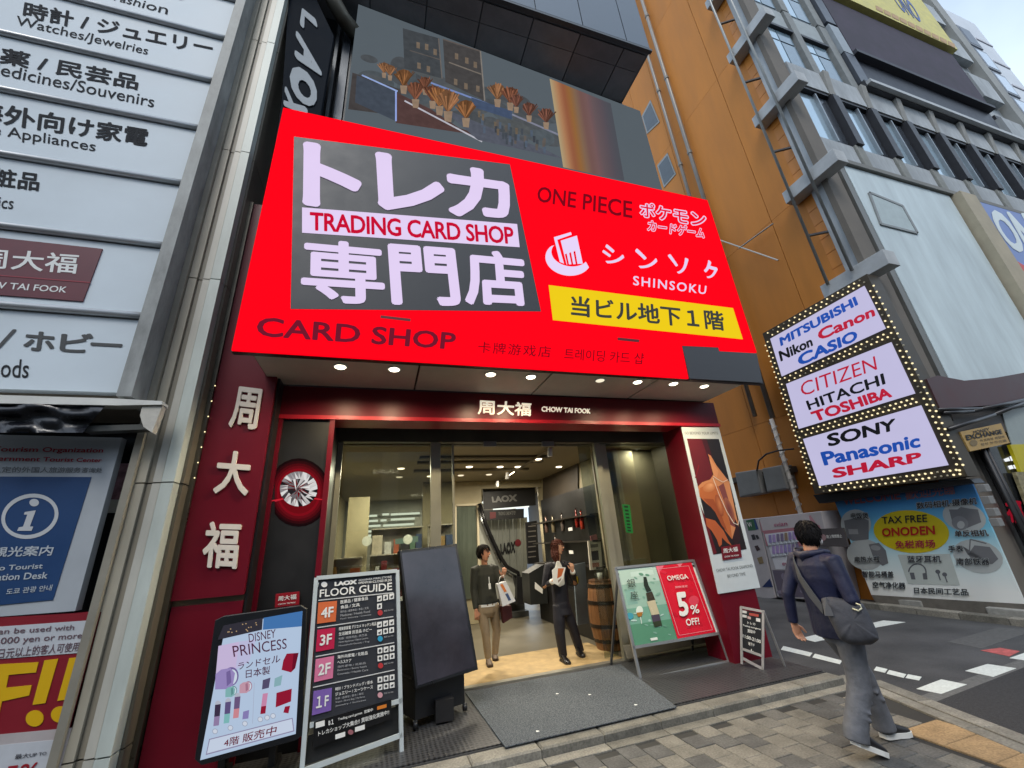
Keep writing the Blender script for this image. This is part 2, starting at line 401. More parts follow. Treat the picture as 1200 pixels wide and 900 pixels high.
for ci in range(30):
    x = 4.92-ci*.2
    y = 3.96-(ci % 2)*.1
    k = 0
    while y > 1.5:
        L_ = .2 if not (ci % 2 == 1 and k == 0) else .2
        yc = y-L_/2; y -= L_; k += 1
        if x+.1 > edge_x(yc): continue
        if 4.28 < x+.09 and x-.09 < 4.8 and yc-.09 < 3.15: continue
        if x < 1.0 and yc < 3.2: continue
        if x < .2: continue
        if cnt < 290 and yc > 2.1:
            put('paver', piece(L_-.007 if False else .193, L_-.007, .05, M_PAV), pav, (x, yc, -.05+random.uniform(-.002, .002)), 0, .006); cnt += 1
        else: spare.box((x-.096, x+.096), (yc-L_/2+.004, yc+L_/2-.004), (-.05, -.001))
if spare.v: spare.make('far_pavers', M_PAV, pav, kind='stuff')
for k in range(7):
    put('tactile_tile', piece(.47, .293, .05, M_TACT), pav, (4.54, 3.0-k*.3, -.048), 0, .002)
# flush border course and stepped kerb along the shop
kerb = B(); kerb.box((-8, 5.0), (4.285, 4.30), (-.1, .055)); kerb = kerb.make('kerb', M_KERB, kind='structure')
x = -1.6
while x < 4.9:
    L_ = min(.6, 5.22-x)
    put('border_stone', piece(L_-.008, .12, .05, M_KERB), kerb, (x+L_/2, 4.025, -.048), 0, .002)
    L2 = min(.6, 5.0-x)
    if L2 > .1: put('kerb_stone', piece(L2-.006, .19, .14, M_KERB, .014), kerb, (x+L2/2, 4.185, -.07), 0, .003)
    x += .6
d = (e1-e0); L = d.length; n = int(L/.6)+1
for k in range(-3, n):
    p = e0+d.normalized()*(.6*k+.3); rz = math.atan2(d.y, d.x)
    if p.y > 4.0: continue
    put('edge_stone', piece(.592, .15, .06, M_KERB), kerb, (p.x+.07, p.y, -.055), rz, .002)
    put('edge_stone', piece(.592, .13, .06, M_KERB), kerb, (p.x-.09, p.y+.05, -.053), rz, .002)
for k in range(2):
    put('edge_stone', piece(.3, .24, .06, M_KERB), kerb, (5.12, 4.16+.0*k, -.054), .1) if k == 0 else None
# platform with rubber matting
b = B(); b.box((-8, 5.02), (4.302, 5.85), (-.1, .068)); plat = b.make('entrance_platform', mat((70, 70, 70), .8, var=.2), kind='structure')
b = B(); b.box((-1.6, 4.98), (4.31, 5.82), (.069, .08)); b.make('rubber_matting', M_RUB, None, label='black perforated rubber matting covering the whole shop entrance step', category=None) if False else b.make('rubber_mat', M_RUB, None, label='black perforated rubber mat covering the whole entrance step', cat='mat')
PZm = PZ(.081)
b = B(); b.slab(PZm, [(545, 811), (727, 778), (793, 828), (592, 875)], .012, .011)
dm = b.make('doormat', M_CARP, None, bevel=.003, label='blue grey ribbed doormat laid in front of the open door', cat='doormat')
# side-street lip strip
b = B(); b.prism([V((4.99, 4.5, .02)), V((5.1, 4.5, .0)), V((5.1, 12, .0)), V((4.99, 12, .02))], V((0, 0, -.08))); b.make('gutter_strip', M_KERB, kind='structure')
# road markings
PR = PZ(-.03); WPAINT = mat((206, 211, 207), .7, var=.12, scale=30)
def mark(name, pts, m=WPAINT, z=.004, **k):
    b = B(); b.slab(PR, pts, z, .003); return b.make(name, m, road, **k)
for q in ([(1074, 807), (1103, 796), (1133, 802), (1103, 813)], [(1131, 786), (1157, 778), (1191, 783), (1164, 793)], [(1183, 771), (1212, 761), (1250, 766), (1222, 777)],
          [(938, 748), (963, 742), (970, 749), (955, 752)], [(1022, 730), (1035, 727), (1061, 729), (1022, 736)]): mark('crossing_block', q)
for a, c in (((918, 757), (952, 765)), ((955, 766), (987, 774)), ((1027, 781), (1040, 784)), ((1042, 785), (1062, 790)), ((1064, 790), (1080, 793))):
    w_ = 5; mark('edge_line', [(a[0], a[1]), (c[0], c[1]), (c[0]-3, c[1]+4.2), (a[0]-3, a[1]+4.2)])
mark('red_marking', [(1149, 762), (1172, 759), (1195, 763), (1183, 769)], mat((180, 90, 88), .8, var=.3, scale=14))
mark('dark_trench_patch', [(1095, 823), (1200, 782), (1260, 760), (1400, 800), (1330, 860), (1200, 875)], mat((52, 52, 54), .95, var=.3, scale=40, bump=.5), .003)
mark('pale_strip_patch', [(1072, 818), (1240, 756), (1262, 759), (1095, 823)], mat((98, 98, 97), .9, var=.2, scale=25, bump=.3), .0025)
mark('worn_patch', [(1110, 752), (1170, 735), (1215, 738), (1150, 760)], mat((84, 84, 84), .9, var=.2, scale=20), .002)

# the other side of the street (behind the viewpoint; it shades the pavement and shows in the glass)
op = B(); op.box((-70, 90), (-44, -28), (-.02, 20)); op = op.make('opposite_street_front', mat((120, 116, 110), .8, var=.2, scale=.15), kind='structure')
for k in range(5):
    b = B(); b.box((-69, 89), (-27.99, -27.9), (3.4+k*3.0, 5.1+k*3.0)); b.make('window_band', mat((86, 100, 112), .15, .4, .4, .3), op)
for k in range(14):
    b = B(); b.box((-66+k*11, -64.5+k*11), (-27.9, -27.5), (-.02, 20)); b.make('pier', mat((150, 146, 138), .8), op)

# ================================================================== SHOP BUILDING
shop = thing('shop_building', 'grey and maroon jewellery shop building with wide glass entrance', 'building', (2, 5, .07))
RED = mat((100, 10, 29), .38, var=.07, scale=1.5, spec=.3); TRIM = mat((170, 22, 40), .35, var=.05)
# header
b = B(); b.box((-1.15, 5.12), (5.0, 5.35), (3.25, 3.6)); b.make('header', RED, shop)
b = B(); b.box((-1.16, 5.13), (4.985, 5.36), (3.20, 3.247)); b.make('header_trim', TRIM, shop)
b = B(); b.box((-1.0, 4.3), (5.3, 5.5), (3.21, 3.45)); 
PH = PY(5.0)
text('周大福', PH, [(560, 468), (623, 472), (622, 487.5), (560, 485)], mat((235, 225, 205), .3, emit=.5, var=0), shop, .0, .012, .02)
text('CHOW TAI FOOK', PH, [(635, 476), (692, 479), (692, 484.5), (635, 482)], mat((235, 225, 205), .3, emit=.5, var=0), shop, .0, .012, .015)
# left pier (black diamond light box with maroon frame)
b = B(); b.box((-1.12, -.58), (5.03, 5.9), (.07, 3.2)); b.make('light_box_pier', BLK, shop)
for x in (-1.16, -.61):
    b = B(); b.box((x, x+.055), (5.0, 5.06), (.07, 3.2)); b.make('pier_frame', RED, shop)
# right pier
b = B(); b.box((4.39, 5.0), (5.0, 5.48), (.07, 3.2)); b.make('right_pier', RED, shop)
b = B(); b.box((4.8, 4.956), (5.481, 6.4), (.07, 3.2)); b.make('side_post', mat((96, 90, 78), .5), shop)
b = B(); b.box((4.96, 5.0), (6.41, 14), (.0, 11.0)); b.make('side_wall', mat((96, 98, 100), .7, var=.1, scale=1), shop)
# left red pillar with big characters
PP = PY(4.75)
b = B(); b.box((-1.73, -1.17), (4.75, 5.2), (1.43, 6)); b.make('red_pillar_panel', RED, shop)
b = B(); b.box((-1.72, -1.17), (4.77, 5.2), (.05, 1.38)); b.make('red_pillar_base', RED, shop)
b = B(); b.box((-1.73, -1.17), (4.79, 5.2), (1.381, 1.429)); b.make('metal_groove', mat((110, 96, 80), .35, .9), shop)
b = B(); b.box((-1.77, -1.732), (4.72, 5.2), (.05, 6)); b.make('metal_edge_strip', mat((128, 124, 112), .3, .9, .1), shop)
b = B(); b.box((-1.168, -1.145), (4.8, 5.2), (.05, 4.0)); b.make('dark_joint', BLK, shop)
WL = mat((214, 206, 196), .35, var=.02)
for ch, q in (('周', [(276, 452), (308, 456), (300, 504), (267, 500)]), ('大', [(256, 527), (296, 530), (290, 581), (249, 578)]), ('福', [(241, 611), (283, 612), (277, 667), (235, 665)])):
    text(ch, PP, q, WL, shop, .001, .018, .02)
for k in range(7):
    c = PL((-1.75, 4.715, 0)).at(*lerp((252, 452), (228, 560), k/6.0))
    B().ball(c, .007, 6, 4).make('strip_light', led((255, 236, 180), 1.6), shop)
# diamond picture
dg_items = []
cx, cy = 350, 577
for r_, c in ((40, (26, 3, 8)), (37, (52, 4, 12)), (34, (86, 5, 16)), (31, (110, 8, 22)), (28, (140, 8, 26)), (25, (120, 6, 20))): dg_items.append((c, [(max(322, min(384, p[0])), p[1]) for p in ellp((cx, cy), r_*.92, r_, 0, 28)]))
for k in range(4): dg_items.append(((200, 40, 60), line((322, 586+k*.6), (335, 584), .8)))
dg_items.append(((220, 40, 55), line((318, 587), (334, 584), 1.4))); dg_items.append(((220, 40, 55), line((366, 584), (382, 586), 1.4)))
dcx, dcy = 350, 573
rn = random.Random(3)
for k in range(28):
    a0, a1 = 360*k/28, 360*(k+1)/28
    rim = [(dcx+22*math.cos(R(a)), dcy+20.5*math.sin(R(a))) for a in (a0, a1)]
    mid = [(dcx+13*math.cos(R(a+rn.uniform(-6, 6))), dcy+12*math.sin(R(a+rn.uniform(-6, 6)))) for a in (a0, a1)]
    g = rn.choice([(235, 232, 230), (200, 196, 196), (150, 145, 148), (70, 64, 68), (245, 244, 242), (28, 24, 28)])
    dg_items.append((g, rim+[mid[1]])); g = rn.choice([(245, 244, 242), (180, 176, 178), (96, 90, 92), (225, 222, 220)])
    dg_items.append((g, [rim[0], mid[1], mid[0]])); g = rn.choice([(250, 248, 246), (215, 210, 210), (120, 115, 118), (40, 36, 40)])
    dg_items.append((g, [mid[0], mid[1], (dcx+rn.uniform(-3, 3), dcy+rn.uniform(-3, 3))]))
prints(PY(5.03), dg_items, shop, .003, 'diamond_picture', emit=.75)
# transom, door frames and panes (plane of the doors y = 5.85)
FR = mat((168, 166, 152), .38, .55, .06, 3)
b = B(); b.box((-.58, 4.95), (5.80, 5.95), (3.13, 3.34)); b.box((-1.12, -.581), (5.91, 5.96), (.07, 3.34)); b.box((-1.12, 4.95), (5.965, 6.05), (3.12, 3.7)); b.make('transom', mat((92, 88, 78), .45, .3, .1), shop)
b = B(); b.box((-1.12, 4.95), (5.352, 5.962), (3.342, 3.6)); b.make('entrance_ceiling', mat((34, 32, 32), .6), shop)
for x0, x1, y in ((-.58, -.52, 5.86), (.66, .80, 5.84), (3.30, 3.40, 5.84), (3.43, 3.56, 5.92)):
    b = B(); b.box((x0, x1), (y, y+.07), (.09, 3.13)); b.make('door_post', FR, shop)
for x0, x1, y in ((-.52, .66, 5.88), (.82, .98, 5.96), (3.565, 4.795, 5.95)):
    b = B(); b.box((x0, x1), (y, y+.012), (.12, 3.13)); b.make('glass_pane', glass((.72, .75, .70), 1.75), shop)
b = B(); b.box((3.08, 3.30), (5.99, 6.0), (.12, 3.13)); b.make('glass_pane', glass((.72, .76, .72), 1.55), shop)
b = B(); b.box((.98, 1.01), (5.94, 5.97), (.12, 3.13)); b.make('door_edge', FR, shop)
b = B(); b.box((-.6, 4.79), (5.83, 5.93), (.05, .1)); b.make('threshold', mat((175, 172, 160), .35, .7, .1, 8), shop)
for px in (574, 642):
    c = PY(5.78).at(px, 521); B().box((c.x-.1, c.x+.1), (5.76, 5.80), (c.z-.03, c.z+.05)).make('door_sensor', mat((140, 142, 145), .4), shop, bevel=.005)
b = B(); q = [(729, 591), (738, 591.5), (742, 625), (734, 624)]; b.slab(PY(5.94), q, .002, .001); gs = b.make('green_sticker', mat((28, 128, 62), .5), shop)
for k in range(8): prints(PY(5.94), [((10, 40, 20), sub(q, .25, .04+k*.12, .75, .1+k*.12))], gs, .004, 'sticker_mark')
# soffit under the billboard
SOF = mat((196, 192, 180), .55, var=.06)
xs = [-1.28, .35, 1.95, 3.5, 4.95]
for i in range(4):
    for y0, y1 in ((4.16, 4.98),):
        b = B(); b.box((xs[i]+.012, xs[i+1]-.012), (y0, y1), (3.612, 3.65)); b.make('soffit_panel', SOF, shop)
b = B(); b.box((-1.3, 5.05), (4.155, 5.3), (3.655, 3.75)); b.make('soffit_back', mat((60, 8, 16), .5), shop)
# upper facade
b = B(); b.box((-2, 5.0), (5.25, 5.6), (3.76, 11.2)); b.make('upper_wall', mat((44, 46, 50), .5, var=.15, scale=2), shop)
b = B(); b.box((-4, 4.99), (4.12, 5.24), (11.12, 14.6)); cb = b.make('canopy_box', mat((96, 104, 112), .45, .3, .08, 2), shop)
x = -2.6; k = 0
while x < 4.9:
    x2 = min(x+1.0, 4.94)
    for y0, y1 in ((4.22, 4.55), (4.56, 5.22)):
        b = B(); b.box((x+.012, x2-.012), (y0, y1), (11.085, 11.118)); b.make('soffit_panel', mat((124, 126, 132), .45, var=.12, scale=3, obr=.2), shop)
    b = B(); b.box((x+.01, x2-.01), (4.09, 4.118), (11.14, 14.5)); b.make('cladding_panel', mat((98, 108, 118), .42, .35, .07, 3, obr=.06), shop)
    x = x2
b = B(); b.box((-4, 5.0), (4.085, 4.16), (11.06, 11.12)); b.make('drip_edge', mat((70, 74, 78), .4, .4), shop)
# stair-like dark recess + curved gutter beside the screen
b = B(); b.loft([(-1.35, 4.5, 11.1), (-1.2, 4.6, 10.6), (-1.0, 4.75, 10.35), (-.8, 4.9, 10.3)], [.13]*4, seg=10); b.make('curved_duct', mat((104, 102, 92), .5, .3), shop, smooth=True)
for xx, ww, c in ((-1.12, .05, (88, 92, 96)), (-1.0, .12, (70, 76, 84)), (-.86, .05, (30, 32, 35))):
    b = B(); b.box((xx, xx+ww), (5.0, 5.2), (7.2, 10.6)); b.make('wall_rib', mat(c, .4, .4), shop)

# downlights
pz = PZ(3.611, -1); grp = 'round downlights under the red billboard'
dl = [((399, 429), 1, 'leftmost of the round downlights in the billboard soffit'), ((462, 432), 1, 'second round downlight from the left in the billboard soffit'),
      ((575, 438), 1, 'lit downlight in the soffit just left of the shop name characters'), ((622, 441), 1, 'lit downlight in the soffit just right above the shop name characters'),
      ((703, 445), .25, 'dim unlit looking downlight in the billboard soffit'), ((747, 447), 1, 'lit downlight right of the dim one under the billboard'),
      ((789, 449), 1, 'second to last downlight at the right of the billboard soffit'), ((825, 452), 1, 'rightmost downlight at the right end of the billboard soffit')]
for p, on, lb in dl:
    c = pz.at(*p); t = thing('downlight', lb, 'downlight', c, grp)
    B().loft([c+V((0, 0, .01)), c-V((0, 0, .012))], [.075, .07], seg=20).make('trim_ring', WHT, t)
    B().loft([c-V((0, 0, .012)), c-V((0, 0, .02))], [.058, .05], seg=16).make('lens', led((255, 244, 214), 6 if on == 1 else 1), t)
    if on == 1:
        li = bpy.data.lights.new('downlight_lamp', 'SPOT'); li.energy = 48; li.color = (1, .82, .52); li.spot_size = R(165); li.spot_blend = .7; li.shadow_soft_size = .04
        lo = bpy.data.objects.new('downlight_lamp', li); COL.objects.link(lo); lo.location = c-V((0, 0, .04)); lo.parent = t; lo.location = V((0, 0, -.04))

# ================================================================== BILLBOARD
PB = PY(4.05)
bb = thing('led_billboard', 'huge glowing red trading card shop LED billboard above the entrance', 'billboard', (1.8, 4.05, 3.6))
b = B(); b.slab(PB, [(334, 127), (828.5, 234.5), (895, 450), (271, 412)], -.03, .07); b.make('cabinet', BLK, bb)
LR = led((255, 0, 22), 1.1)
b = B(); b.slab(PB, [(332, 126), (829, 234.5), (887, 413), (843, 411), (842, 407), (799, 405), (807, 443.5), (271, 410)], 0, .028); b.make('led_screen', LR, bb)
b = B(); b.slab(PB, [(799.5, 405), (842, 407), (843, 411.5), (886.5, 414), (894, 448.5), (808, 443.5)], -.004, .02); b.make('dead_screen_module', mat((66, 68, 72), .5, var=.05), bb)
WH = led((232, 214, 250), .95); DK = mat((60, 62, 66), .5, var=.05); DKR = led((120, 6, 26), .9)
b = B(); b.slab(PB, [(344.5, 160), (597.5, 192.5), (634, 365), (340.5, 362)], .004, .003); b.make('dark_print_field', DK, bb)
for ch, q in (('ト', [(355, 165), (424, 176), (424, 250), (354, 240)]), ('レ', [(439, 177), (519, 190), (523, 254), (443, 245)]), ('カ', [(520, 190), (595, 203), (602, 257), (526, 253)]),
              ('専', [(354, 278), (449, 287), (452, 358), (352, 353)]), ('門', [(454, 285), (533, 291), (541, 359), (459, 357)]), ('店', [(543, 290), (613, 297), (621, 360), (545, 357)])):
    text(ch, PB, q, WH, bb, .008, .018 if ch in '専' else .024 if ch in '門店' else .034)
b = B(); b.slab(PB, [(354, 243), (606, 262.5), (609, 289.5), (354, 272.5)], .008, .003); b.make('white_bar', WH, bb)
text('TRADING CARD SHOP', PB, [(363, 248), (601, 266), (603, 286.5), (363, 270)], led((200, 8, 50), 1), bb, .011, .02, space=.95)
b = B(); b.slab(PB, [(643, 334), (859, 361), (870.5, 397.5), (648, 375)], .006, .003); b.make('yellow_bar', led((240, 206, 24), 1), bb)
text('当ビル地下１階', PB, [(669, 346), (847, 365), (850, 388), (669, 370)], mat((52, 50, 30), .6, var=0), bb, .010, .02)
for ch, q in (('シ', [(703, 284), (733, 292), (730, 312), (709, 308)]), ('ン', [(742, 290), (772, 298), (768, 317), (749, 314)]), ('ソ', [(781, 296), (807, 303), (805, 322), (791, 320)]), ('ク', [(821, 302), (843, 308), (838, 329), (827, 325)])):
    text(ch, PB, q, WH, bb, .008, .02)
text('SHINSOKU', PB, [(742, 323), (828, 335), (827, 345), (742, 334)], WH, bb, .008, .012, space=1.2)
text('ONE PIECE', PB, [(631, 218), (741, 236), (741, 256), (629, 236)], led((122, 4, 24), 1), bb, .006, .012)
for o_, m_, bd in ((.006, WH, .062), (.0125, led((235, 10, 50), 1), .012)):
    text('ポケモン', PB, [(750, 237), (826, 249), (827, 266), (751, 253)], m_, bb, o_, bd, nb=True)
    text('カードゲーム', PB, [(760, 258), (826, 268), (825, 279), (759, 270)], m_, bb, o_, bd, nb=True)
text('CARD SHOP', PB, [(302, 371), (535, 390), (533, 410), (300, 394)], led((112, 22, 44), 1), bb, .006, .018)
text('卡牌游戏店', PB, [(561, 400), (646, 406), (645, 419), (560, 413)], DKR, bb, .006, .0, space=1.2)
text('트레이딩 카드 샵', PB, [(662, 408), (755, 414), (754, 427), (661, 421)], DKR, bb, .006, .0)
lg = []
W_ = (232, 214, 250)
sw = ellp((666, 303), 27, 20, 8, 30, 20, 215); sw2 = ellp((668, 297), 22, 15, 10, 30, 25, 205)
lg.append((W_, sw+sw2[::-1]))
lg.append((W_, [(649, 278), (669, 272), (670, 275), (653, 281), (661, 309), (656, 307)]))
lg.append((W_, [(657, 282), (676, 276), (683, 309), (664, 310)]))
for k in range(3): lg.append(((240, 0, 30), [(662+k*5, 298-k*1.5), (664+k*5, 297-k*1.5), (667+k*5, 311), (665+k*5, 311)]))
prints(PB, lg, bb, .008, 'logo', emit=1)
for q in (line((446, 371), (481, 375), 3), line((724, 397), (749, 399.5), 3)):
    b = B(); b.slab(PB, q, .006, .003); b.make('dead_pixel_row', mat((110, 6, 24), .6), bb)

# upper LED screen with flower shop film
PS = PL((-.8, 4.78, 9), 3.9)
us = thing('upper_screen', 'large grey LED screen above the billboard showing a flower shop', 'screen', (2, 4.9, 7))
SQ = [(420, 5), (750, 130), (778, 226), (402, 140)]
b = B(); b.slab(PS, [(420, 5), (750, 130), (795, 290), (396, 200)], 0, .12); b.make('screen_panel', led((88, 97, 104), .95), us, label='grey screen face')
it = []
_r = random.Random(31)
for k in range(60):
    x_, y_ = _r.uniform(430, 640), 0; y_ = 75+(x_-430)*.3+_r.uniform(-12, 34)
    it.append((_r.choice([(84, 92, 98), (80, 87, 92), (82, 86, 90), (76, 80, 84), (86, 90, 92)]), ellp((x_, y_), _r.uniform(8, 26), _r.uniform(4, 11), 16)))
it.append(((70, 66, 66), [(413, 85), (470, 105), (470, 136), (408, 128)]))
it.append(((68, 72, 76), [(472, 33), (515, 45), (518, 92), (474, 80)])); it.append(((72, 70, 70), [(519, 46), (563, 60), (568, 118), (522, 96)]))
it.append(((96, 88, 84), line((519, 46), (563, 60), 1.5))); it.append(((130, 124, 118), line((563, 60), (568, 118), 1.6))); it.append(((110, 104, 100), line((514, 45), (518, 92), 1.4)))
it.append(((120, 112, 104), line((526, 73), (564, 87), 1.4))); it.append(((96, 90, 86), line((480, 59), (516, 70), 1)))
for (x, y) in ((490, 53), (500, 55), (510, 61), (491, 77), (502, 81), (535, 66), (547, 71), (557, 76), (534, 96), (546, 101), (560, 104)): it.append(((118, 104, 90), [(x-2, y-4), (x+2, y-3), (x+2, y+4), (x-2, y+3)]))
it.append(((84, 62, 60), [(464, 108), (505, 128), (538, 150), (570, 160), (464, 144)])); it.append(((68, 76, 88), [(418, 88), (464, 107), (464, 142), (416, 120)]))
it.append(((150, 172, 220), line((424, 88), (466, 107), 1.8))); it.append(((150, 170, 230), line((464, 107), (464, 142), 2)))
it.append(((190, 190, 200), line((474, 118), (565, 166), 1.8))); it.append(((120, 140, 190), line((505, 97), (600, 132), 2)))
it.append(((86, 90, 102), [(515, 125), (600, 160), (640, 176), (660, 186), (560, 164)]))
it.append(((130, 132, 150), line((600, 134), (655, 158), 2))); it.append(((70, 84, 110), [(552, 114), (600, 130), (600, 140), (556, 126)]))
for k in range(34):
    x_ = _r.uniform(560, 640); y_ = 128+(x_-560)*.36+_r.uniform(4, 26); c_ = _r.choice([(96, 90, 86), (70, 76, 84), (110, 98, 84), (62, 66, 74), (84, 96, 112)])
    it.append((c_, [(x_-1.6, y_-4), (x_+1.6, y_-3.5), (x_+1.3, y_+4), (x_-1.3, y_+3.6)]))
rn = random.Random(11)
def bouquet(x, y, s, c=(186, 118, 62)):
    it.append((tuple(int(v*.62) for v in c), [(x-s*.1, y), (x-s*.5, y-s*.7), (x-s*.3, y-s*.92), (x, y-s), (x+s*.35, y-s*.88), (x+s*.52, y-s*.66), (x+s*.12, y)]))
    it.append(((150, 128, 108), [(x-s*.22, y), (x+s*.22, y+.5), (x+s*.16, y+s*.55), (x-s*.16, y+s*.5)]))
    for k in range(19):
        a = R(-90+(k-9)*4.6+rn.uniform(-4, 4)); L_ = s*rn.uniform(.7, 1.1); f = rn.uniform(.5, 1.05)
        it.append((tuple(min(255, int(v*f)) for v in c), line((x, y), (x+L_*math.cos(a), y+L_*math.sin(a)), rn.uniform(.8, 1.6)*s/17)))
for x, y, s in ((450, 85, 12), (457, 88, 12), (473, 100, 19), (487, 116, 20), (498, 104, 14), (507, 118, 18), (515, 124, 21), (525, 130, 24), (546, 138, 21), (583, 116, 18), (598, 120, 18)): bouquet(x, y, s, rn.choice([(168, 114, 72), (152, 98, 74), (144, 92, 70), (176, 124, 86)]))
for x, y, s in ((605, 125, 14), (620, 135, 15), (640, 143, 16)): bouquet(x, y, s, (140, 92, 76))
prints(PS, it, us, .004, 'film_picture', emit=.9, evar=.35, label='flower shop film with dried bouquets in vases'); it = []
cols = [(178, 158, 122), (176, 128, 92), (150, 92, 66), (150, 104, 60), (132, 104, 84), (118, 88, 84), (120, 92, 92), (104, 88, 92), (96, 84, 90), (86, 82, 90), (80, 82, 90)]
for k in range(44):
    t_ = k/43*(len(cols)-1); i_ = min(int(t_), len(cols)-2); c = tuple(int(a) for a in lerp(cols[i_], cols[i_+1], t_-i_)); x0, x1 = k*1.625, (k+1)*1.625+.2; it.append((c, [(644+x0, 92+x0*.41), (644+x1, 92+x1*.41), (660+x1, 196+x1*.22), (660+x0, 196+x0*.22)]))
prints(PS, it, us, .05, 'film_curtain', emit=.9, evar=.02, label='soft orange and grey glow at the right of the film')

# rotated name banner left of the screen
PN = PL((0, 4.6, 0), 0)
nb = thing('vertical_name_banner', 'black vertical banner with silver sideways LAOX name', 'banner', (-1.35, 4.6, 7.6))
b = B(); b.slab(PN, [(340, -25), (364, -15), (391, 42), (376, 130), (372, 200), (318, 200), (330, 120)], 0, .1); b.make('banner_board', mat((26, 32, 40), .9, var=.06, spec=.1), nb)
for ch, q in (('L', [(354, 9), (370, 22), (380, 64), (351, 28)]), ('A', [(347, 34), (378, 76), (376, 98), (345, 66)]), ('O', [(340, 64), (375, 100), (368, 130), (339, 110)]), ('X', [(334, 100), (362, 128), (352, 150), (332, 122)])):
    text(ch, PN, q, mat((168, 176, 182), .7, 0, .05, spec=.2), nb, .004, .05, .01, rot=1)

# ================================================================== LEFT BUILDING
lb = thing('left_building', 'stone clad building at the left edge carrying the store directory', 'building', (-4, 4.5, 0))
zj = [-.02, .45, 2.43, 4.63, 6.57, 8.8, 11.0, 13.2, 15.4]
cols_ = [(-2.098, -2.025, 4.50, (172, 166, 150)), (-2.021, -1.972, 4.53, (140, 134, 120)), (-1.968, -1.905, 4.50, (186, 184, 174)), (-1.895, -1.80, 4.48, (190, 198, 192)), (-1.797, -1.772, 4.6, (104, 98, 86))]
for x0, x1, y, c in cols_:
    for i in range(len(zj)-1):
        b = B(); b.box((x0, x1), (y, 5.3), (zj[i]+.006, zj[i+1]-.006)); b.make('stone_block', mat(c, .45, .05, .14, 2.5, obr=.06, stretch=(1, 1, .3)), lb)
b = B(); b.box((-1.905, -1.79), (4.9, 5.2), (0, 15)); b.make('stone_joint', BLK, lb)
b = B(); b.box((-2.27, -2.16), (4.22, 4.5), (3.15, 12)); b.make('chrome_strip', mat((150, 153, 152), .55, .1, .25, 5, bump=.5, bscale=3, spec=.3, stretch=(1, 1, .4)), lb)
b = B(); b.box((-2.158, -2.102), (4.46, 5.3), (0.0, 12)); b.make('metal_column', mat((150, 146, 134), .4, .2, .12, 2), lb)
b = B(); b.box((-8, -2.28), (4.45, 5.3), (3.15, 14)); b.make('wall_behind_signs', mat((170, 160, 145), .6), lb)
b = B(); b.box((-8, -2.02), (5.1, 5.4), (0, 3.14)); b.make('dark_glazing', mat((40, 42, 44), .15, .2, .2), lb)
# store directory
dr = thing('store_directory', 'silver store directory of stacked grey panels with Japanese category names', 'sign', (-4, 4.3, 3.1))
zb = [3.17, 4.0, 4.85, 5.72, 6.60, 7.46, 8.33, 9.2, 10.1]
PD = PY(4.3)
DP = mat((204, 215, 223), .5, 0, .05, .8, spec=.3)
for i in range(len(zb)-1):
    b = B(); b.box((-7.5, -2.29), (4.3, 4.4), (zb[i]+.04, zb[i+1]-.04)); b.make('sign_panel', DP, dr)
    b = B(); b.loft([(-7.5, 4.285, zb[i+1]), (-2.285, 4.285, zb[i+1])], [.035, .035], seg=10); b.make('chrome_bar', mat((196, 198, 200), .35, .35, .05, 3), dr, smooth=True)
TX = mat((52, 54, 58), .8, var=.03, spec=.1)
text('ファッション', PD, [(121, -38), (226, -16), (224, 4), (122, -18)], TX, dr, .003, .02)
text('Fashion', PD, [(137, -7), (198, 6.5), (196, 17), (133, 0)], TX, dr, .003, .004)
text('時計 / ジュエリー', PD, [(29, 1), (250, 48), (249, 66), (26, 20)], TX, dr, .003, .02)
text('Watches/Jewelries', PD, [(20, 18), (175, 55), (172, 67), (17, 32)], TX, dr, .003, .004)
text('薬 / 民芸品', PD, [(2, 55), (164, 88), (161, 106), (-2, 74)], TX, dr, .003, .02)
text('Medicines/Souvenirs', PD, [(-17, 70), (182, 113), (180, 126), (-20, 84)], TX, dr, .003, .004)
text('海外向け家電', PD, [(-34, 115), (176, 151), (172, 172), (-36, 140)], TX, dr, .003, .02)
text('Home Appliances', PD, [(-60, 136), (113, 166), (111, 181), (-60, 152)], TX, dr, .003, .004)
text('化粧品', PD, [(-38, 192), (48, 203), (45, 224), (-40, 214)], TX, dr, .003, .02)
text('Cosmetics', PD, [(-70, 224), (17, 231), (15, 245), (-72, 240)], TX, dr, .003, .004)
text('玩具 / ホビー', PD, [(-80, 382), (143, 402), (143, 414), (-84, 406)], TX, dr, .003, .02) if False else None
for ch, q in (('/', [(7, 385), (20, 386), (8, 409), (-5, 408)]), ('ホ', [(30, 387), (66, 390), (63, 413), (26, 410)]), ('ビ', [(72, 389), (111, 391), (104, 414), (69, 412)]), ('ー', [(106, 401), (144, 403), (143, 407), (106, 405)])):
    text(ch, PD, q, mat((60, 62, 64), .5, var=0), dr, .003, .025)
text('Goods', PD, [(-28, 419), (35, 421), (33, 443), (-30, 441)], TX, dr, .003, .004)
b = B(); b.slab(PD, [(-60, 272), (120, 291.5), (97, 353), (-60, 341)], .012, .011); lgp = b.make('maroon_plate', mat((92, 26, 40), .4), dr)
text('周大福', PD, [(-25, 290), (93, 298), (89, 321), (-28, 313)], WHT, dr, .014, .012)
text('CHOW TAI FOOK', PD, [(-46, 327), (79, 336), (77, 343), (-48, 335)], WHT, dr, .014, .012)
b = B(); b.slab(PD, line((-60, 318), (106, 331), 1.2), .015, .002); b.make('plate_line', mat((140, 30, 50), .5), dr)
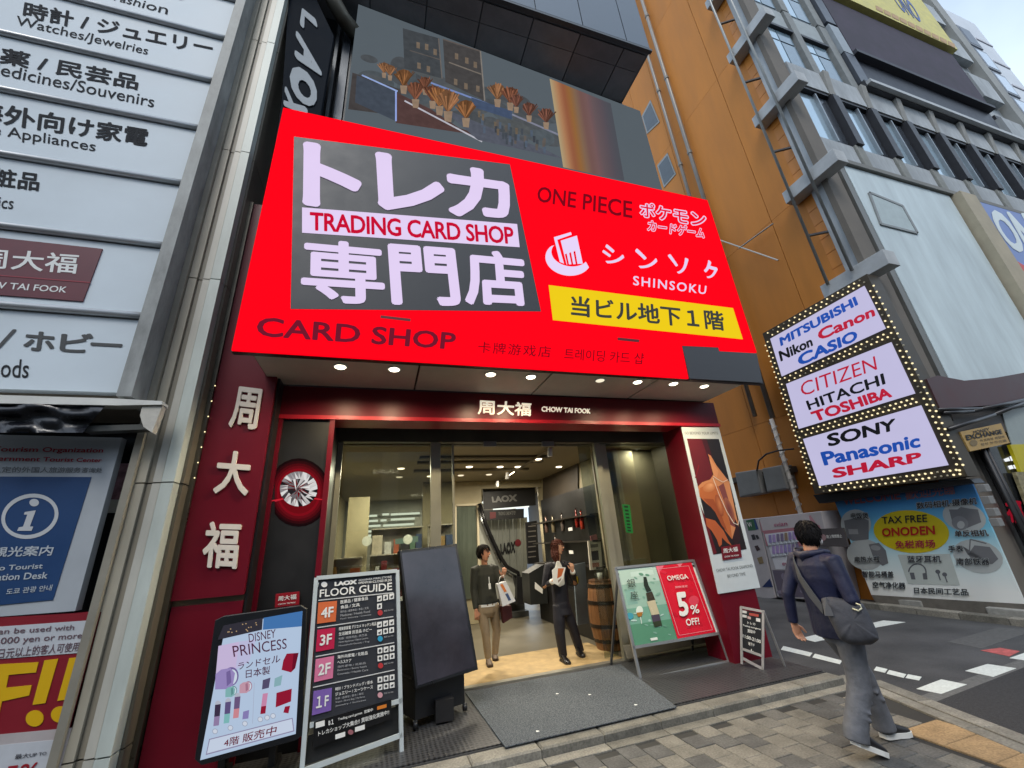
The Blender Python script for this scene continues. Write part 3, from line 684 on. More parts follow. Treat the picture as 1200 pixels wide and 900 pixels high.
# rolled awning below
aw = thing('rolled_awning', 'black folded awning film hanging under the store directory', 'awning', (-3, 4.2, 2.8))
b = B(); b.slab(PY(4.22), [(-90, 460), (136, 467), (190, 470), (190, 474), (138, 475), (-90, 471)], 0, .12); b.make('valance', mat((214, 214, 208), .5), aw)
q = B(); PA = PY(4.24); pts = [(-90, 470), (20, 472), (70, 473), (125, 472), (112, 490), (96, 507), (60, 503), (10, 503), (-90, 506)]
i0 = len(q.v)
nx, ny = 26, 7
for iy in range(ny+1):
    for ix in range(nx+1):
        u, v_ = ix/nx, iy/ny; top = lerp((-90, 471), (126, 472), u); bot = lerp((-90, 507), (97, 507), u)
        q.v.append(PA.at(*lerp(top, bot, v_), .05*math.sin(v_*9+u*5)*math.sin(u*7+1)+.03*math.sin(v_*17-u*21)))
for iy in range(ny):
    for ix in range(nx): a = i0+iy*(nx+1)+ix; q.face((a, a+1, a+nx+2, a+nx+1))
q.make('black_film', mat((30, 32, 38), .25, 0, .1), aw, smooth=True)
b = B(); b.slab(PY(4.24), [(168, 470), (189, 471), (190, 476), (178, 507), (168, 500), (164, 487)], 0, .08); b.make('end_bracket', mat((196, 192, 182), .7, var=.1, scale=20), aw)
b = B(); b.slab(PY(4.3), [(104, 499), (172, 497), (172, 503), (98, 506)], 0, .1); b.make('roller_arm', mat((80, 82, 80), .5, .4), aw)
# tourist information sign
PI_ = PY(4.5)
ti = thing('tourist_sign', 'white framed tourist information sign with blue i panel', 'sign', (-3, 4.5, 1.5))
b = B(); b.slab(PI_, [(-60, 508), (143, 513), (88, 716), (-60, 727)], 0, .08); b.make('sign_frame', mat((168, 174, 180), .45, var=.04), ti)
b = B(); b.slab(PI_, [(-60, 558), (107, 559), (62, 703), (-60, 715)], .006, .004); b.make('blue_panel', mat((18, 58, 104), .5, var=.05), ti)
REDT = mat((150, 30, 50), .5, var=0)
text('Japan National Tourism Organization', PI_, [(-125, 521), (122, 525), (120, 532), (-127, 530)], REDT, ti, .004, .018)
text('Tokyo Government Tourist Center', PI_, [(-88, 532), (120, 537), (118, 543), (-90, 541)], REDT, ti, .004, .018)
text('东京都认定的外国人旅游服务咨询处', PI_, [(-50, 546), (121, 548), (119, 554), (-50, 554)], mat((100, 104, 108), .5, var=0), ti, .004, .008)
b = B()
o1 = ellp((35, 605), 34, 26, -14, 36); o2 = ellp((35, 605), 29.5, 21.5, -14, 36)
i0 = len(b.v)
for p in o1+o2: b.v.append(PI_.at(*p, .009))
for k in range(36): b.face((k, (k+1) % 36, 36+(k+1) % 36, 36+k))
b.make('info_ring', mat((186, 190, 194), .5, var=0), ti)
b = B(); b.ell(PI_, (40, 589), 5.6, 4.4, 0, .009); b.flat(PI_, [(29, 600), (42, 598), (35, 617), (39, 617), (37, 622), (20, 622), (22, 618), (27, 617), (32, 603), (28, 603)], .0095); b.make('info_letter', mat((186, 190, 194), .5, var=0), ti)
WI = mat((176, 184, 192), .5, var=0)
text('東京観光案内', PI_, [(-44, 642), (64, 639), (60, 651), (-46, 654)], WI, ti, .009, .015)
text('Tokyo Tourist', PI_, [(-28, 664), (51, 660), (49, 668), (-30, 672)], WI, ti, .009, .014)
text('Information Desk', PI_, [(-38, 674), (57, 670), (55, 678), (-40, 682)], WI, ti, .009, .014)
text('도쿄 관광 안내', PI_, [(8, 690), (62, 685), (60, 692), (7, 697)], WI, ti, .009, .01)
# coupon sign
cs = thing('coupon_sign', 'dark red coupon sign with big yellow OFF!! lettering', 'sign', (-3, 4.5, .6))
b = B(); b.slab(PI_, [(-80, 728), (119, 717), (85, 853), (66, 910), (-80, 930)], 0, .06); b.make('sign_board', mat((128, 18, 34), .5, var=.05), cs)
b = B(); b.slab(PI_, [(-80, 740), (104, 727), (107, 731), (98, 763), (95, 765), (-80, 778)], .005, .004); b.make('white_box', mat((190, 194, 200), .5), cs)
TG = mat((104, 80, 88), .5, var=0)
text('This coupon can be used with', PI_, [(-92, 742), (88, 732), (86, 740), (-94, 751)], TG, cs, .008, .006)
text('purchases of 5,000 yen or more', PI_, [(-102, 754), (97, 741), (95, 750), (-104, 765)], TG, cs, .008, .006)
text('日元以上的客人可使用', PI_, [(-1, 760), (94, 752), (91, 763), (-3, 772)], TG, cs, .008, .004)
YL = mat((214, 170, 8), .5, var=.03)
b = B(); b.slab(PI_, [(-10, 779), (45, 776), (42, 788), (10, 791), (7, 806), (37, 803), (34, 815), (2, 822), (-3, 845), (-22, 848)], .006, .005); b.make('yellow_letter', YL, cs)
for x0 in (0, 29):
    b = B(); b.slab(PI_, [(52+x0, 774-x0*.09), (68+x0, 772-x0*.09), (53+x0, 824-x0*.16), (38+x0, 826-x0*.16)], .006, .005); b.make('exclamation_stroke', YL, cs)
    b = B(); b.slab(PI_, ellp((40.5+x0*1.02, 842-x0*.16), 10.5, 9.5, -10, 20), .006, .005); b.make('exclamation_dot', YL, cs)
b = B(); b.slab(PI_, [(-80, 868), (84, 853), (66, 915), (-80, 935)], .004, .003); b.make('pale_panel', mat((176, 168, 168), .5), cs)
b = B(); b.slab(PI_, [(-80, 881), (66, 867), (68, 871), (58, 912), (-80, 930)], .008, .003); b.make('white_box', mat((190, 194, 200), .5), cs)
text('最大UP TO', PI_, [(18, 884), (55, 880), (54, 885), (17, 890)], mat((70, 70, 76), .5, var=0), cs, .012, .006)
text('5%', PI_, [(8, 898), (46, 893), (40, 915), (2, 922)], mat((150, 24, 40), .5, var=0), cs, .012, .01)
# things seen through the left glazing
b = B(); b.slab(PY(5.09), [(138, 543), (166, 543), (160, 590), (125, 592)], .002, .01); b.make('poster', mat((150, 110, 120), .6, var=.5, scale=9), None, label='blurry pink poster behind the glass left of the stone columns', cat='poster')
b = B(); b.slab(PY(5.085), [(124, 585), (155, 586), (150, 601), (118, 601)], .002, .01); b.make('shelf_board', mat((170, 170, 164), .5), None, label='pale shelf edge behind the glass left of the stone columns', cat='shelf')

# ================================================================== RIGHT BUILDING (orange side, grey front)
rb = thing('electronics_building', 'grey concrete electronics store with orange clad side wall', 'building', (14, 9, 0))
OR_ = mat((200, 128, 52), .6, .0, .11, .7, stretch=(1, 1.6, .25), obr=.05, spec=.3)
OX = 10.0
ys = [4.95, 6.18, 7.9, 8.6, 9.9, 12.5, 15, 18, 21, 25]
zs = [-.05, 1.75, 4.3, 9.5, 15.5, 21, 28, 36]
for i in range(len(ys)-1):
    for j in range(len(zs)-1):
        b = B(); b.box((OX, OX+.2), (ys[i]+.008, ys[i+1]-.008), (zs[j]+(.004 if j > 1 else .008), zs[j+1]-.004)); b.make('orange_panel', OR_, rb)
b = B(); b.box((OX+.03, OX+.5), (4.7, 25), (-.05, 36)); b.make('side_backing', mat((70, 48, 24), .8), rb)
# narrow ribbed orange strip next to the corner column
k = 0; z = 4.2
while z < 26:
    b = B(); b.box((OX-.012, OX+.02), (4.72, 5.27), (z+.008, z+.42)); b.make('orange_strip_panel', mat((206, 130, 46), .5, 0, .06, 1, obr=.06), rb); z += .428
# corner column
GC = mat((172, 178, 182), .8, var=.26, scale=1.6, bump=.4, stretch=(1.4, 1, .35))
b = B(); b.box((9.86, 10.40), (4.58, 4.71), (-.05, 34)); b.make('corner_column', mat((112, 106, 98), .8, var=.12, scale=1), rb)
b = B(); b.box((9.9, 10.5), (4.711, 5.0), (-.05, 34)); b.make('corner_column_back', GC, rb)
# beams crossing the corner
for z in (3.5-10, 6.62, 9.5, 12.3, 15.1, 17.9, 20.7):
    if z < 0: continue
    b = B(); b.box((9.62, 9.97), (4.12, 5.46), (z-.18, z+.18)); b.make('projecting_beam', mat((182, 186, 188), .75, var=.12, scale=2, bump=.3), rb, bevel=.01)
for y in (4.72, 5.25):
    b = B(); b.tube((9.56, y, 6.7), (9.56, y, 30), .035); b.make('scaffold_tube', mat((150, 152, 150), .45, .5), rb, smooth=True)
for z in (8.1, 10.9, 13.7, 16.5, 19.3):
    b = B(); b.bar((9.56, 5.25, z), (10.0, 4.98, z), .05, .05); b.make('scaffold_bracket', DGREY, rb)
# grey front wall
b = B(); b.box((10.4, 24.2), (4.75, 5.3), (-.05, 34)); b.make('front_wall', GC, rb)
# pale blank sign board
b = B(); b.box((10.72, 14.92), (4.55, 4.70), (3.6, 9.95)); b.make('blank_sign_board', mat((200, 214, 218), .6, var=.13, scale=1.2, stretch=(1.5, 1, .3)), rb)
b = B(); b.box((10.52, 10.71), (4.56, 4.72), (-.0, 9.95)); b.make('board_edge_pipe', mat((120, 120, 116), .5, .3), rb)
q = [(1019, 225), (1058, 241), (1076, 273), (1033, 262)]
b = B(); PF = PY(4.55); b.slab(PF, q, .02, .02); b.make('access_hatch', mat((176, 190, 192), .6), rb)
for a, c in ((q[0], q[1]), (q[1], q[2]), (q[2], q[3]), (q[3], q[0])):
    b = B(); b.slab(PF, line(a, c, 2), .03, .03); b.make('hatch_frame', mat((130, 134, 134), .5), rb)
b = B(); b.box((10.4, 24.2), (4.48, 4.7), (9.97, 10.10)); b.make('cornice', mat((120, 120, 116), .7), rb)
b = B(); b.box((15.0, 15.72), (4.35, 4.72), (-.0, 9.96)); b.make('tan_pilaster', mat((176, 166, 144), .75, var=.1, scale=1.5), rb)
b = B(); b.box((15.73, 15.95), (4.42, 4.72), (-.0, 9.96)); b.make('sign_frame', mat((130, 128, 118), .5, .3), rb)
b = B(); b.box((15.96, 21.8), (4.45, 4.72), (5.0, 9.90)); b.make('blue_sign_board', mat((112, 134, 190), .5, var=.05), rb)
text('ONODEN', PY(4.45), [(1155, 245), (1345, 262), (1370, 338), (1184, 293)], mat((214, 224, 226), .5, var=0), rb, .005, .03)
b = B(); b.flat(PY(4.45), [(1192, 306), (1212, 318), (1212, 335), (1203, 330)], .006); b.make('red_star_print', mat((206, 70, 60), .5), rb)
# bays
WFR = mat((150, 158, 164), .4, .5); PANE = mat((176, 200, 214), .08, .55, .08, .6); DKP = mat((50, 52, 58), .5, var=.12)
bay = [10.42+1.585*i for i in range(11)]
for i in range(8):
    x0, x1 = bay[i], bay[i+1]
    # spandrel under windows
    b = B(); b.box((x0+.02, x1-.3), (4.62, 4.76), (10.11, 10.98)); b.make('concrete_panel', GC, rb)
    b = B(); b.box((x1-.29, x1+.01), (4.56, 4.76), (10.11, 11.0)); b.make('pier_foot', mat((136, 138, 134), .8, var=.12), rb, bevel=.02)
    # window band 11.0-12.9
    wn = B(); wn.box((x0+.03, x1-.3), (4.70, 4.749), (11.0, 12.92)); wn = wn.make('window', WFR, rb)
    xa, xb_ = x0+.08, x0+(.86 if i % 2 else .74)
    b = B(); b.box((xa, xb_), (4.685, 4.699), (11.06, 12.86)); b.make('pane', PANE, wn)
    b = B(); b.box((xb_+.06, x1-.34), (4.66, 4.699), (11.06, 12.86)); b.make('pane', mat((58, 66, 76), .2, .2, .1), wn)
    b = B(); b.box((xb_, xb_+.05), (4.60, 4.699), (11.02, 12.9)); b.make('frame', WFR, wn)
    b = B(); b.box((x1-.27, x1), (4.5, 4.749), (11.0, 12.95)); b.make('dark_fin', DKP, rb)
    b = B(); b.box((x0+.01, x1-.31), (4.58, 4.749), (12.93, 13.02)); b.make('window_head', DKP, rb)
    b = B(); b.box((x0+.02, x1-.28), (4.55, 4.749), (13.03, 13.9)); b.make('concrete_panel', GC, rb)
    b = B(); b.prism([V((x1-.27, 4.44, 13.9)), V((x1-.05, 4.44, 13.9)), V((x1-.05, 4.54, 13.0)), V((x1-.27, 4.54, 13.0))], V((0, .2, 0))); b.make('concrete_rib', mat((150, 150, 146), .8, var=.1), rb)
b = B(); b.box((13.6, 24.2), (4.3, 4.42), (13.95, 14.08)); b.make('ledge_rail', mat((176, 180, 182), .5), rb)
b = B(); b.box((13.6, 24.2), (4.42, 4.749), (13.91, 14.2)); b.make('ledge_soffit', DKP, rb)
# upper left window stacks
for f in range(6):
    z0 = 13.35+3.05*f if f else 13.3
    for x0, x1 in ((10.5, 11.6), (12.05, 13.15)):
        wn = B(); wn.box((x0, x1), (4.70, 4.748), (z0+.8, z0+2.6)); wn = wn.make('window', WFR, rb)
        for xa, xb_ in ((x0+.05, x0+.42), (x0+.47, x1-.05)):
            for za, zb_ in ((z0+.85, z0+1.95), (z0+2.03, z0+2.55)):
                b = B(); b.box((xa, xb_), (4.68, 4.699), (za, zb_)); b.make('pane', PANE if xa < x0+.3 else mat((120, 142, 156), .1, .2, .1), wn)
        b = B(); b.box((x0-.05, x1+.05), (4.6, 4.748), (z0+2.61, z0+2.72)); b.make('window_head', DKP, rb)
        b = B(); b.box((x0-.03, x1+.03), (4.66, 4.748), (z0+2.75, z0+3.75)); b.make('concrete_panel', mat((158, 166, 168), .7, var=.08), rb)
    b = B(); b.box((11.68, 11.98), (4.6, 4.747), (z0+.75, z0+3.78)); b.make('pilaster', mat((136, 140, 140), .8, var=.12), rb)
    b = B(); b.box((13.25, 13.6), (4.6, 4.747), (z0+.75, z0+3.78)); b.make('pilaster', mat((136, 140, 140), .8, var=.12), rb)
    for g in range(2):
        b = B(); b.box((13.64, 14.1), (4.5, 4.747), (z0+.95+g*1.5, z0+2.4+g*1.5)); b.make('strip_panel', mat((150, 160, 168), .6) if g else mat((66, 72, 82), .4), rb)
# dark netted screen
nb_ = thing('netted_billboard', 'big dark purple netted billboard frame on the grey building front', 'billboard', (18, 4.5, 14.2))
b = B(); b.box((14.15, 21.7), (4.50, 4.72), (15.9, 19.2)); b.make('dark_net', mat((62, 56, 70), .8, var=.25, scale=1.2), nb_)
b = B(); b.box((14.15, 21.7), (4.60, 4.73), (14.2, 15.88)); b.make('dark_recess', mat((34, 38, 50), .5, var=.2), nb_)
b = B(); b.box((14.15, 21.7), (4.4, 4.6), (15.8, 15.95)); b.make('frame_rail', mat((52, 54, 64), .6), nb_)
yb_ = thing('yellow_board', 'yellow signboard with blue letters above the dark netted billboard', 'sign', (18, 4.4, 19.3))
b = B(); b.box((14.15, 21.9), (4.35, 4.6), (19.35, 25)); b.make('board', mat((206, 196, 116), .6, var=.1, scale=3), yb_)
PYB = PY(4.35)
text('ONO', PYB, [(1040, -14), (1068, 2), (1082, 28), (1056, 12)], mat((88, 108, 160), .6, var=.1), yb_, .01, .02)
text('DEN', PYB, [(1062, 2), (1078, 12), (1080, 28), (1066, 22)], mat((88, 108, 160), .6, var=.1), yb_, .012, .02) if False else None
for a in range(10):
    y0 = 6+a*4.6; x0 = 1026+a*9.4
    b = B(); b.flat(PYB, [(x0, y0), (x0+8, y0+4), (x0+9, y0+9), (x0+1, y0+5)], .01); b.make('printed_mark', mat((186, 150, 104), .6, var=.2), yb_)
# facade right of the billboard
for f in range(8):
    z0 = 13.9+f*2.6
    for x0, x1 in ((22.0, 23.35),):
        b = B(); b.box((x0, x1), (4.5, 4.747), (z0+.3, z0+1.7)); b.make('concrete_panel', GC, rb)
        b = B(); b.box((x0+.05, x1-.05), (4.6, 4.746), (z0+1.75, z0+1.95)); b.make('window_head', DKP, rb)
b = B(); b.box((23.5, 24.21), (4.45, 4.748), (10.2, 34)); b.make('end_pier', mat((150, 152, 150), .8, var=.12, scale=1, bump=.3), rb)
# far pale building
fb = thing('white_tower', 'pale high-rise with ladder like windows behind the grey building', 'building', (36, 6, 0))
P5 = PY(5.5); tl, tr = P5.at(1094, 6), P5.at(1142, 28)
b = B(); b.box((24.3, tr.x), (5.5, 14), (-.05, tr.z)); b.make('tower_wall', mat((206, 212, 220), .6, var=.06, scale=.5), fb)
for k in range(14):
    z1 = tr.z-1.8-k*2.0
    wn = B(); wn.box((tl.x+(tr.x-tl.x)*.2, tl.x+(tr.x-tl.x)*.5), (5.44, 5.499), (z1-1.7, z1)); wn = wn.make('window', mat((120, 126, 136), .5), fb)
    b = B(); b.box((tl.x+(tr.x-tl.x)*.23, tl.x+(tr.x-tl.x)*.47), (5.43, 5.445), (z1-1.55, z1-.15)); b.make('pane', mat((58, 66, 80), .3) if k in (0, 5) else mat((190, 204, 218), .15, .2, .05), wn)
    b = B(); b.box((tl.x+(tr.x-tl.x)*.6, tr.x-.1), (5.46, 5.499), (z1-.5, z1-.35)); b.make('floor_band', mat((206, 176, 172), .6) if k > 4 else mat((190, 190, 198), .6), fb)
# small windows in the orange wall, drain pipes
for q in ([(752, 136), (762, 117), (773, 143), (758, 157)], [(770, 194), (782, 179), (792, 204), (778, 220)]):
    b = B(); b.slab(PX(9.99), q, .01, .05); wn = b.make('window', mat((140, 142, 140), .4, .4), rb)
    b = B(); b.slab(PX(9.99), [lerp(p, (sum(a[0] for a in q)/4, sum(a[1] for a in q)/4), .16) for p in q], .015, .01); b.make('pane', mat((84, 92, 98), .15, .3, .1), wn)
dp = thing('drain_pipes', 'pair of slim grey drain pipes running down the orange wall', 'pipe', (9.8, 8, 0), None)
for y, r_ in ((8.32, .055), (7.82, .065)):
    b = B(); b.tube((9.86, y, 4.3 if y < 8 else 4.5), (9.86, y, 30), r_, 10); pp = b.make('pipe', mat((140, 136, 130), .45, .2, .08), dp, smooth=True)
    for z in range(6, 30, 4): B().tube((9.86, y, z), (9.86, y, z+.12), r_+.02, 10).make('coupling', mat((120, 118, 112), .5), pp)
b = B(); b.tube((9.72, 7.76, .1), (9.72, 7.76, 4.25), .05, 10); cp = b.make('conduit', mat((196, 190, 182), .5), None, smooth=True, label='white conduit wrapped with coil rising behind the walking man', cat='pipe')
hx = B(); pts = []
for k in range(120): a = k*.55; pts.append((9.72+.075*math.cos(a), 7.76+.075*math.sin(a), 1.9+k*.019))
hx.loft(pts, [.009]*len(pts), seg=5); hx.make('coil', mat((170, 172, 170), .5), cp)
for a, c, lb_, in (((840, 280), (912, 305), 'thin stay bar braced across the orange wall above the lit sign'), ((866, 291), (906, 262), 'thin diagonal stay rod fixed beside the drain pipe')):
    pa, pc = PX(9.8).at(*a), PX(9.8).at(*c); b = B(); b.tube(pa, pc, .02, 6); b.make('stay_rod', mat((176, 174, 168), .5, .3), None, label=lb_, cat='rod')
# AC boxes on the orange wall
for q, lb_ in (([(861, 554), (887, 550), (893, 578), (867, 583)], 'grey utility box nearer the maroon pillar on orange wall'), ([(893, 549), (915, 545), (923, 573), (899, 577)], 'grey utility box nearer the white conduit on orange wall')):
    t = thing('utility_box', lb_, 'utility box', PX(9.7).at(*q[3]), 'grey boxes on the orange wall')
    b = B(); b.slab(PX(9.6), q, 0, .38); b.make('casing', mat((128, 128, 126), .5, .2, .08), t, bevel=.02)
    b = B(); b.slab(PX(9.6), [lerp(q[k], quadpt(q, .5, .5), .12) for k in range(4)], .01, .009); b.make('cover', mat((120, 121, 120), .5, .2, .08), t)
# lower overhang line + cable
b = B(); b.box((9.75, 10.0), (7.7, 14), (2.86, 3.0)); b.make('canopy_edge', mat((70, 66, 60), .7), rb)
cb_ = B(); pts = [PX(9.55).at(*p) for p in ((887, 552), (889, 540), (898, 532), (912, 528), (930, 526))]; cb_.loft(pts, [.022]*5, seg=6)
cb_.make('cable', BLK, None, smooth=True, label='black cable looping over the grey utility boxes', cat='cable')
# bottom plinth/kerb along the electronics building
k2 = B(); k2.box((9.62, 30), (-30, 4.2), (-.06, .05)); k2.box((9.62, 10.0), (4.2, 9.0), (-.06, .05))
k2 = k2.make('far_pavement', mat((112, 110, 104), .85, var=.2, scale=5, bump=.3), kind='structure')
for i in range(14):
    y = 9.0-i*.62
    put('kerb_stone', piece(.16, .61, .15, M_KERB, .015), k2, (9.54, y-.3, -.07), 0, .004)
for i in range(2):
    y = (6.25, 4.65)[i]
    b = B(); b.box((9.66, 9.86), (y-.35, y+.35), (.05, .17)); b.make('kerb_block', mat((150, 150, 146), .85, var=.15, scale=12, bump=.4), None, bevel=.015, label=('concrete wheel stop under the left half of the tax free banner', 'concrete wheel stop partly outside the right frame edge')[i], cat='kerb block', group='concrete blocks below the banner')

# ================================================================== LIT BRAND SIGN
PG = PX(9.3)
ls = thing('bulb_sign', 'tilted looking illuminated sign with three brand panels edged in bulbs', 'sign', (9.4, 5.6, 2.2))
OQ = [(893.5, 391), (1015.5, 321), (1134, 558), (955, 579)]
b = B(); b.slab(PG, OQ, 0, .35); b.make('sign_box', mat((74, 66, 54), .5, .3, .12, 6), ls)
pans = [([(902.5, 397), (1012.5, 335), (1037.5, 385), (916, 441)]), ([(921, 450), (1044, 401), (1072, 461), (936, 502.5)]), ([(941, 514.5), (1079, 475), (1111, 545), (960, 569.5)])]
for q in pans:
    b = B(); b.slab(PG, q, .02, .019); b.make('lit_panel', led((196, 192, 226), .95), ls)
BL, BK, RD = mat((24, 76, 170), .5, emit=.35, var=0), mat((14, 14, 18), .5, var=0), mat((190, 16, 50), .5, emit=.35, var=0)
for s_, q, m_, bd in (('MITSUBISHI', [(913, 396), (1002, 347), (1006, 357), (915, 406)], BL, .035), ('Nikon', [(912, 412), (950, 394), (953, 405), (915, 424)], BK, .03),
                      ('Canon', [(957, 387), (1023, 358), (1026, 370), (960, 400)], RD, .03), ('CASIO', [(934, 416), (1003, 386), (1006, 398), (936, 430)], BL, .035),
                      ('CITIZEN', [(937, 449), (1025, 417), (1028, 433), (940, 465)], RD, 0), ('HITACHI', [(944, 470), (1035, 437), (1038, 450), (948, 481)], BK, .02),
                      ('TOSHIBA', [(949, 483), (1042, 453), (1046, 465), (955, 495)], RD, .035), ('SONY', [(968, 509), (1049, 490), (1050, 504), (971, 524)], BK, .03),
                      ('Panasonic', [(961, 530), (1077, 508), (1079, 524), (966, 546)], BL, .03), ('SHARP', [(974, 549), (1079, 529), (1081, 541), (977, 561)], RD, .035)):
    text(s_, PG, q, m_, ls, .024, bd)
bl = B(); bo = B()
def bulbs(a, c, n, rows=2, gap=4.6):
    d = (c[0]-a[0], c[1]-a[1]); L_ = math.hypot(*d); nn = (-d[1]/L_, d[0]/L_)
    for r_ in range(rows):
        for k in range(n):
            t = (k+.5*(r_ % 2)+.25)/n; p = (a[0]+d[0]*t+nn[0]*gap*r_, a[1]+d[1]*t+nn[1]*gap*r_)
            (bo if random.random() < .13 else bl).ball(PG.at(*p, .03), .018, 6, 4)
bulbs((898, 391), (1012, 326), 18, 2, 4.6); bulbs((918, 443.5), (1040, 390), 19, 2, 4.8); bulbs((938, 506), (1074, 466), 21, 2, 5); bulbs((959, 571), (1126, 550), 23, 2, 5.4)
bulbs((1023, 333), (1131, 550), 31, 2, 6.4); bulbs((899, 399), (955, 567), 27, 2, 3.8)
bl.make('bulbs', led((255, 236, 186), 1.3), ls, kind='stuff'); bo.make('dead_bulbs', mat((180, 170, 140), .3), ls, kind='stuff')

# ================================================================== TAX FREE BANNER
PT = PX(10.0) if False else PL((9.9, 5.6, 1), -72)
PT = PL((9.72, 5.7, 1), -86)
tb = thing('tax_free_banner', 'blue to white tax free store banner with yellow oval', 'banner', (9.8, 5.7, .15))
TQ = [(974, 577), (1139, 566.5), (1201, 708), (1021, 697)]
def tbmat(t, p):
    co = t.nodes.new('ShaderNodeTexCoord'); sx = t.nodes.new('ShaderNodeSeparateXYZ'); t.links.new(co.outputs['Object'], sx.inputs[0])
    mr = t.nodes.new('ShaderNodeMapRange'); mr.inputs['From Max'].default_value = 2.0; t.links.new(sx.outputs['Z'], mr.inputs['Value'])
    r = t.nodes.new('ShaderNodeValToRGB'); e = r.color_ramp.elements; e[0].position = .1; e[0].color = (.8, .82, .8, 1); e[1].position = .98; e[1].color = (.02, .07, .22, 1)
    for pos, c in ((.35, (.62, .78, .8)), (.6, (.2, .56, .74)), (.85, (.05, .26, .58))): x = r.color_ramp.elements.new(pos); x.color = (*c, 1)
    t.links.new(mr.outputs['Result'], r.inputs[0]); t.links.new(r.outputs[0], p.inputs['Base Color']); p.inputs['Roughness'].default_value = .45
b = B(); b.slab(PT, TQ, 0, .05); b.make('banner_sheet', nodemat('banner_gradient', tbmat), tb)
GRY = (112, 114, 118); it = []
for c, rx, ry in (((1003, 614), 18, 17), ((1014, 650), 22, 18), ((1130, 606), 26, 17), ((1146, 652), 30, 19)): it.append(((176, 182, 182), ellp(c, rx, ry, 15)))
it.append(((186, 194, 190), [(1052, 650), (1113, 649), (1125, 686), (1064, 684)]))
it.append(((206, 186, 20), ellp((1068, 623), 44.5, 25, 5, 32)))
it += [(GRY, [(989, 610), (1008, 606), (1018, 610), (1018, 632), (1000, 634), (992, 630)]), ((150, 152, 154), [(994, 620), (1005, 620), (1006, 626), (995, 626)]),
       (GRY, [(1018, 638), (1030, 636), (1038, 645), (1041, 660), (1034, 663), (1024, 655)]), ((150, 152, 154), ellp((1026, 642), 6, 3, 10)),
       (GRY, [(1112, 597), (1122, 597), (1126, 594), (1136, 596), (1146, 597), (1150, 612), (1140, 616), (1128, 621), (1116, 612)]), ((130, 132, 136), ellp((1125, 613), 10, 8, 20)), ((180, 184, 184), ellp((1126, 615), 4.5, 4.5)),
       (GRY, [(1128, 640), (1134, 650), (1142, 639), (1160, 641), (1170, 655), (1163, 661), (1150, 660), (1138, 655)]), (GRY, line((1136, 647), (1137, 632), 1.6)), (GRY, line((1137, 632), (1156, 637), 1.4))]
arc = ellp((1075, 671), 11, 11, 5, 16, 180, 360); arc2 = ellp((1075, 671), 9.4, 9.4, 5, 16, 180, 360)
it.append(((96, 98, 104), arc+arc2[::-1])); it.append(((96, 98, 104), [(1066, 671), (1071, 671), (1073, 679), (1068, 679)])); it.append(((96, 98, 104), [(1081, 672), (1086, 671), (1087, 679), (1082, 679)]))
for x in (1099, 1107): it += [((96, 98, 104), ellp((x, 670+(x-1099)*.4), 3, 2.4, 20)), ((96, 98, 104), line((x, 671+(x-1099)*.4), (x+3, 680+(x-1099)*.3), 1.5))]
prints(PT, it, tb, .004)
KT = mat((24, 26, 36), .5, var=0)
for s_, q in (('TAX FREE', [(1033, 606), (1086, 603), (1086.5, 611.4), (1034, 613.7)]), ('数码相机·摄像机', [(1073.5, 589), (1144.4, 583), (1144.6, 590.7), (1074.5, 596.6)]), ('单反相机', [(1118.5, 622), (1156, 620.4), (1158.8, 628), (1119.5, 629)]),
              ('手表', [(1111, 639.5), (1128, 639), (1129, 646.3), (1111.7, 646.8)]), ('南部铁器', [(1120.5, 654), (1158.8, 654), (1159.8, 661.8), (1120.5, 661.8)]), ('电饭煲', [(997, 601), (1017, 600.6), (1018, 607.8), (997, 608)]),
              ('电热水瓶', [(1001.6, 652), (1030.4, 651.6), (1031, 658.9), (1001.6, 659)]), ('智能马桶盖', [(1010.3, 669.3), (1046.7, 669.6), (1047, 676.8), (1010.6, 676.5)]), ('空气净化器', [(1022.7, 681.7), (1060.5, 682.7), (1061, 690), (1023, 688.7)]),
              ('蓝牙耳机', [(1063, 651.6), (1102.3, 651), (1103, 658.9), (1064, 658.9)]), ('日本民间工艺品', [(1071, 688.4), (1134, 690.3), (1135, 697.8), (1071.6, 695.2)])):
    if s_ not in ('TAX FREE',): text(s_, PT, q, mat((190, 196, 196), .5, var=0), tb, .017, .045, name='letter_halo', nb=True)
    text(s_, PT, q, KT, tb, .026, .012, nb=True)
text('ONODEN', PT, [(1033, 619), (1095, 615.6), (1096, 626.5), (1034, 629)], mat((176, 30, 20), .5, var=0), tb, .02, .025)
text('免税商场', PT, [(1048.6, 633.8), (1095.5, 632), (1096, 642), (1049.5, 643)], mat((160, 20, 60), .5, var=0), tb, .02, .015)
text('WELCOME', PT, [(987, 583), (1054, 574), (1056, 585), (989, 592)], mat((150, 90, 96), .5, var=0), tb, .02, .02)
text('歡迎光臨', PT, [(1060, 574.5), (1118, 569), (1119, 579), (1061, 586)], mat((160, 110, 112), .5, var=0), tb, .02, .01)
b = B(); b.slab(PX(9.45), [(953, 580), (1136, 561), (1142, 566), (960, 590)], 0, .3); b.make('sign_underside', BLK, ls)
# plinth under banner
b = B(); b.slab(PT, [(1021, 697.5), (1201, 708), (1215, 727), (1030, 712)], .02, .2); b.make('plinth', mat((104, 100, 94), .8, var=.2, bump=.3), rb)

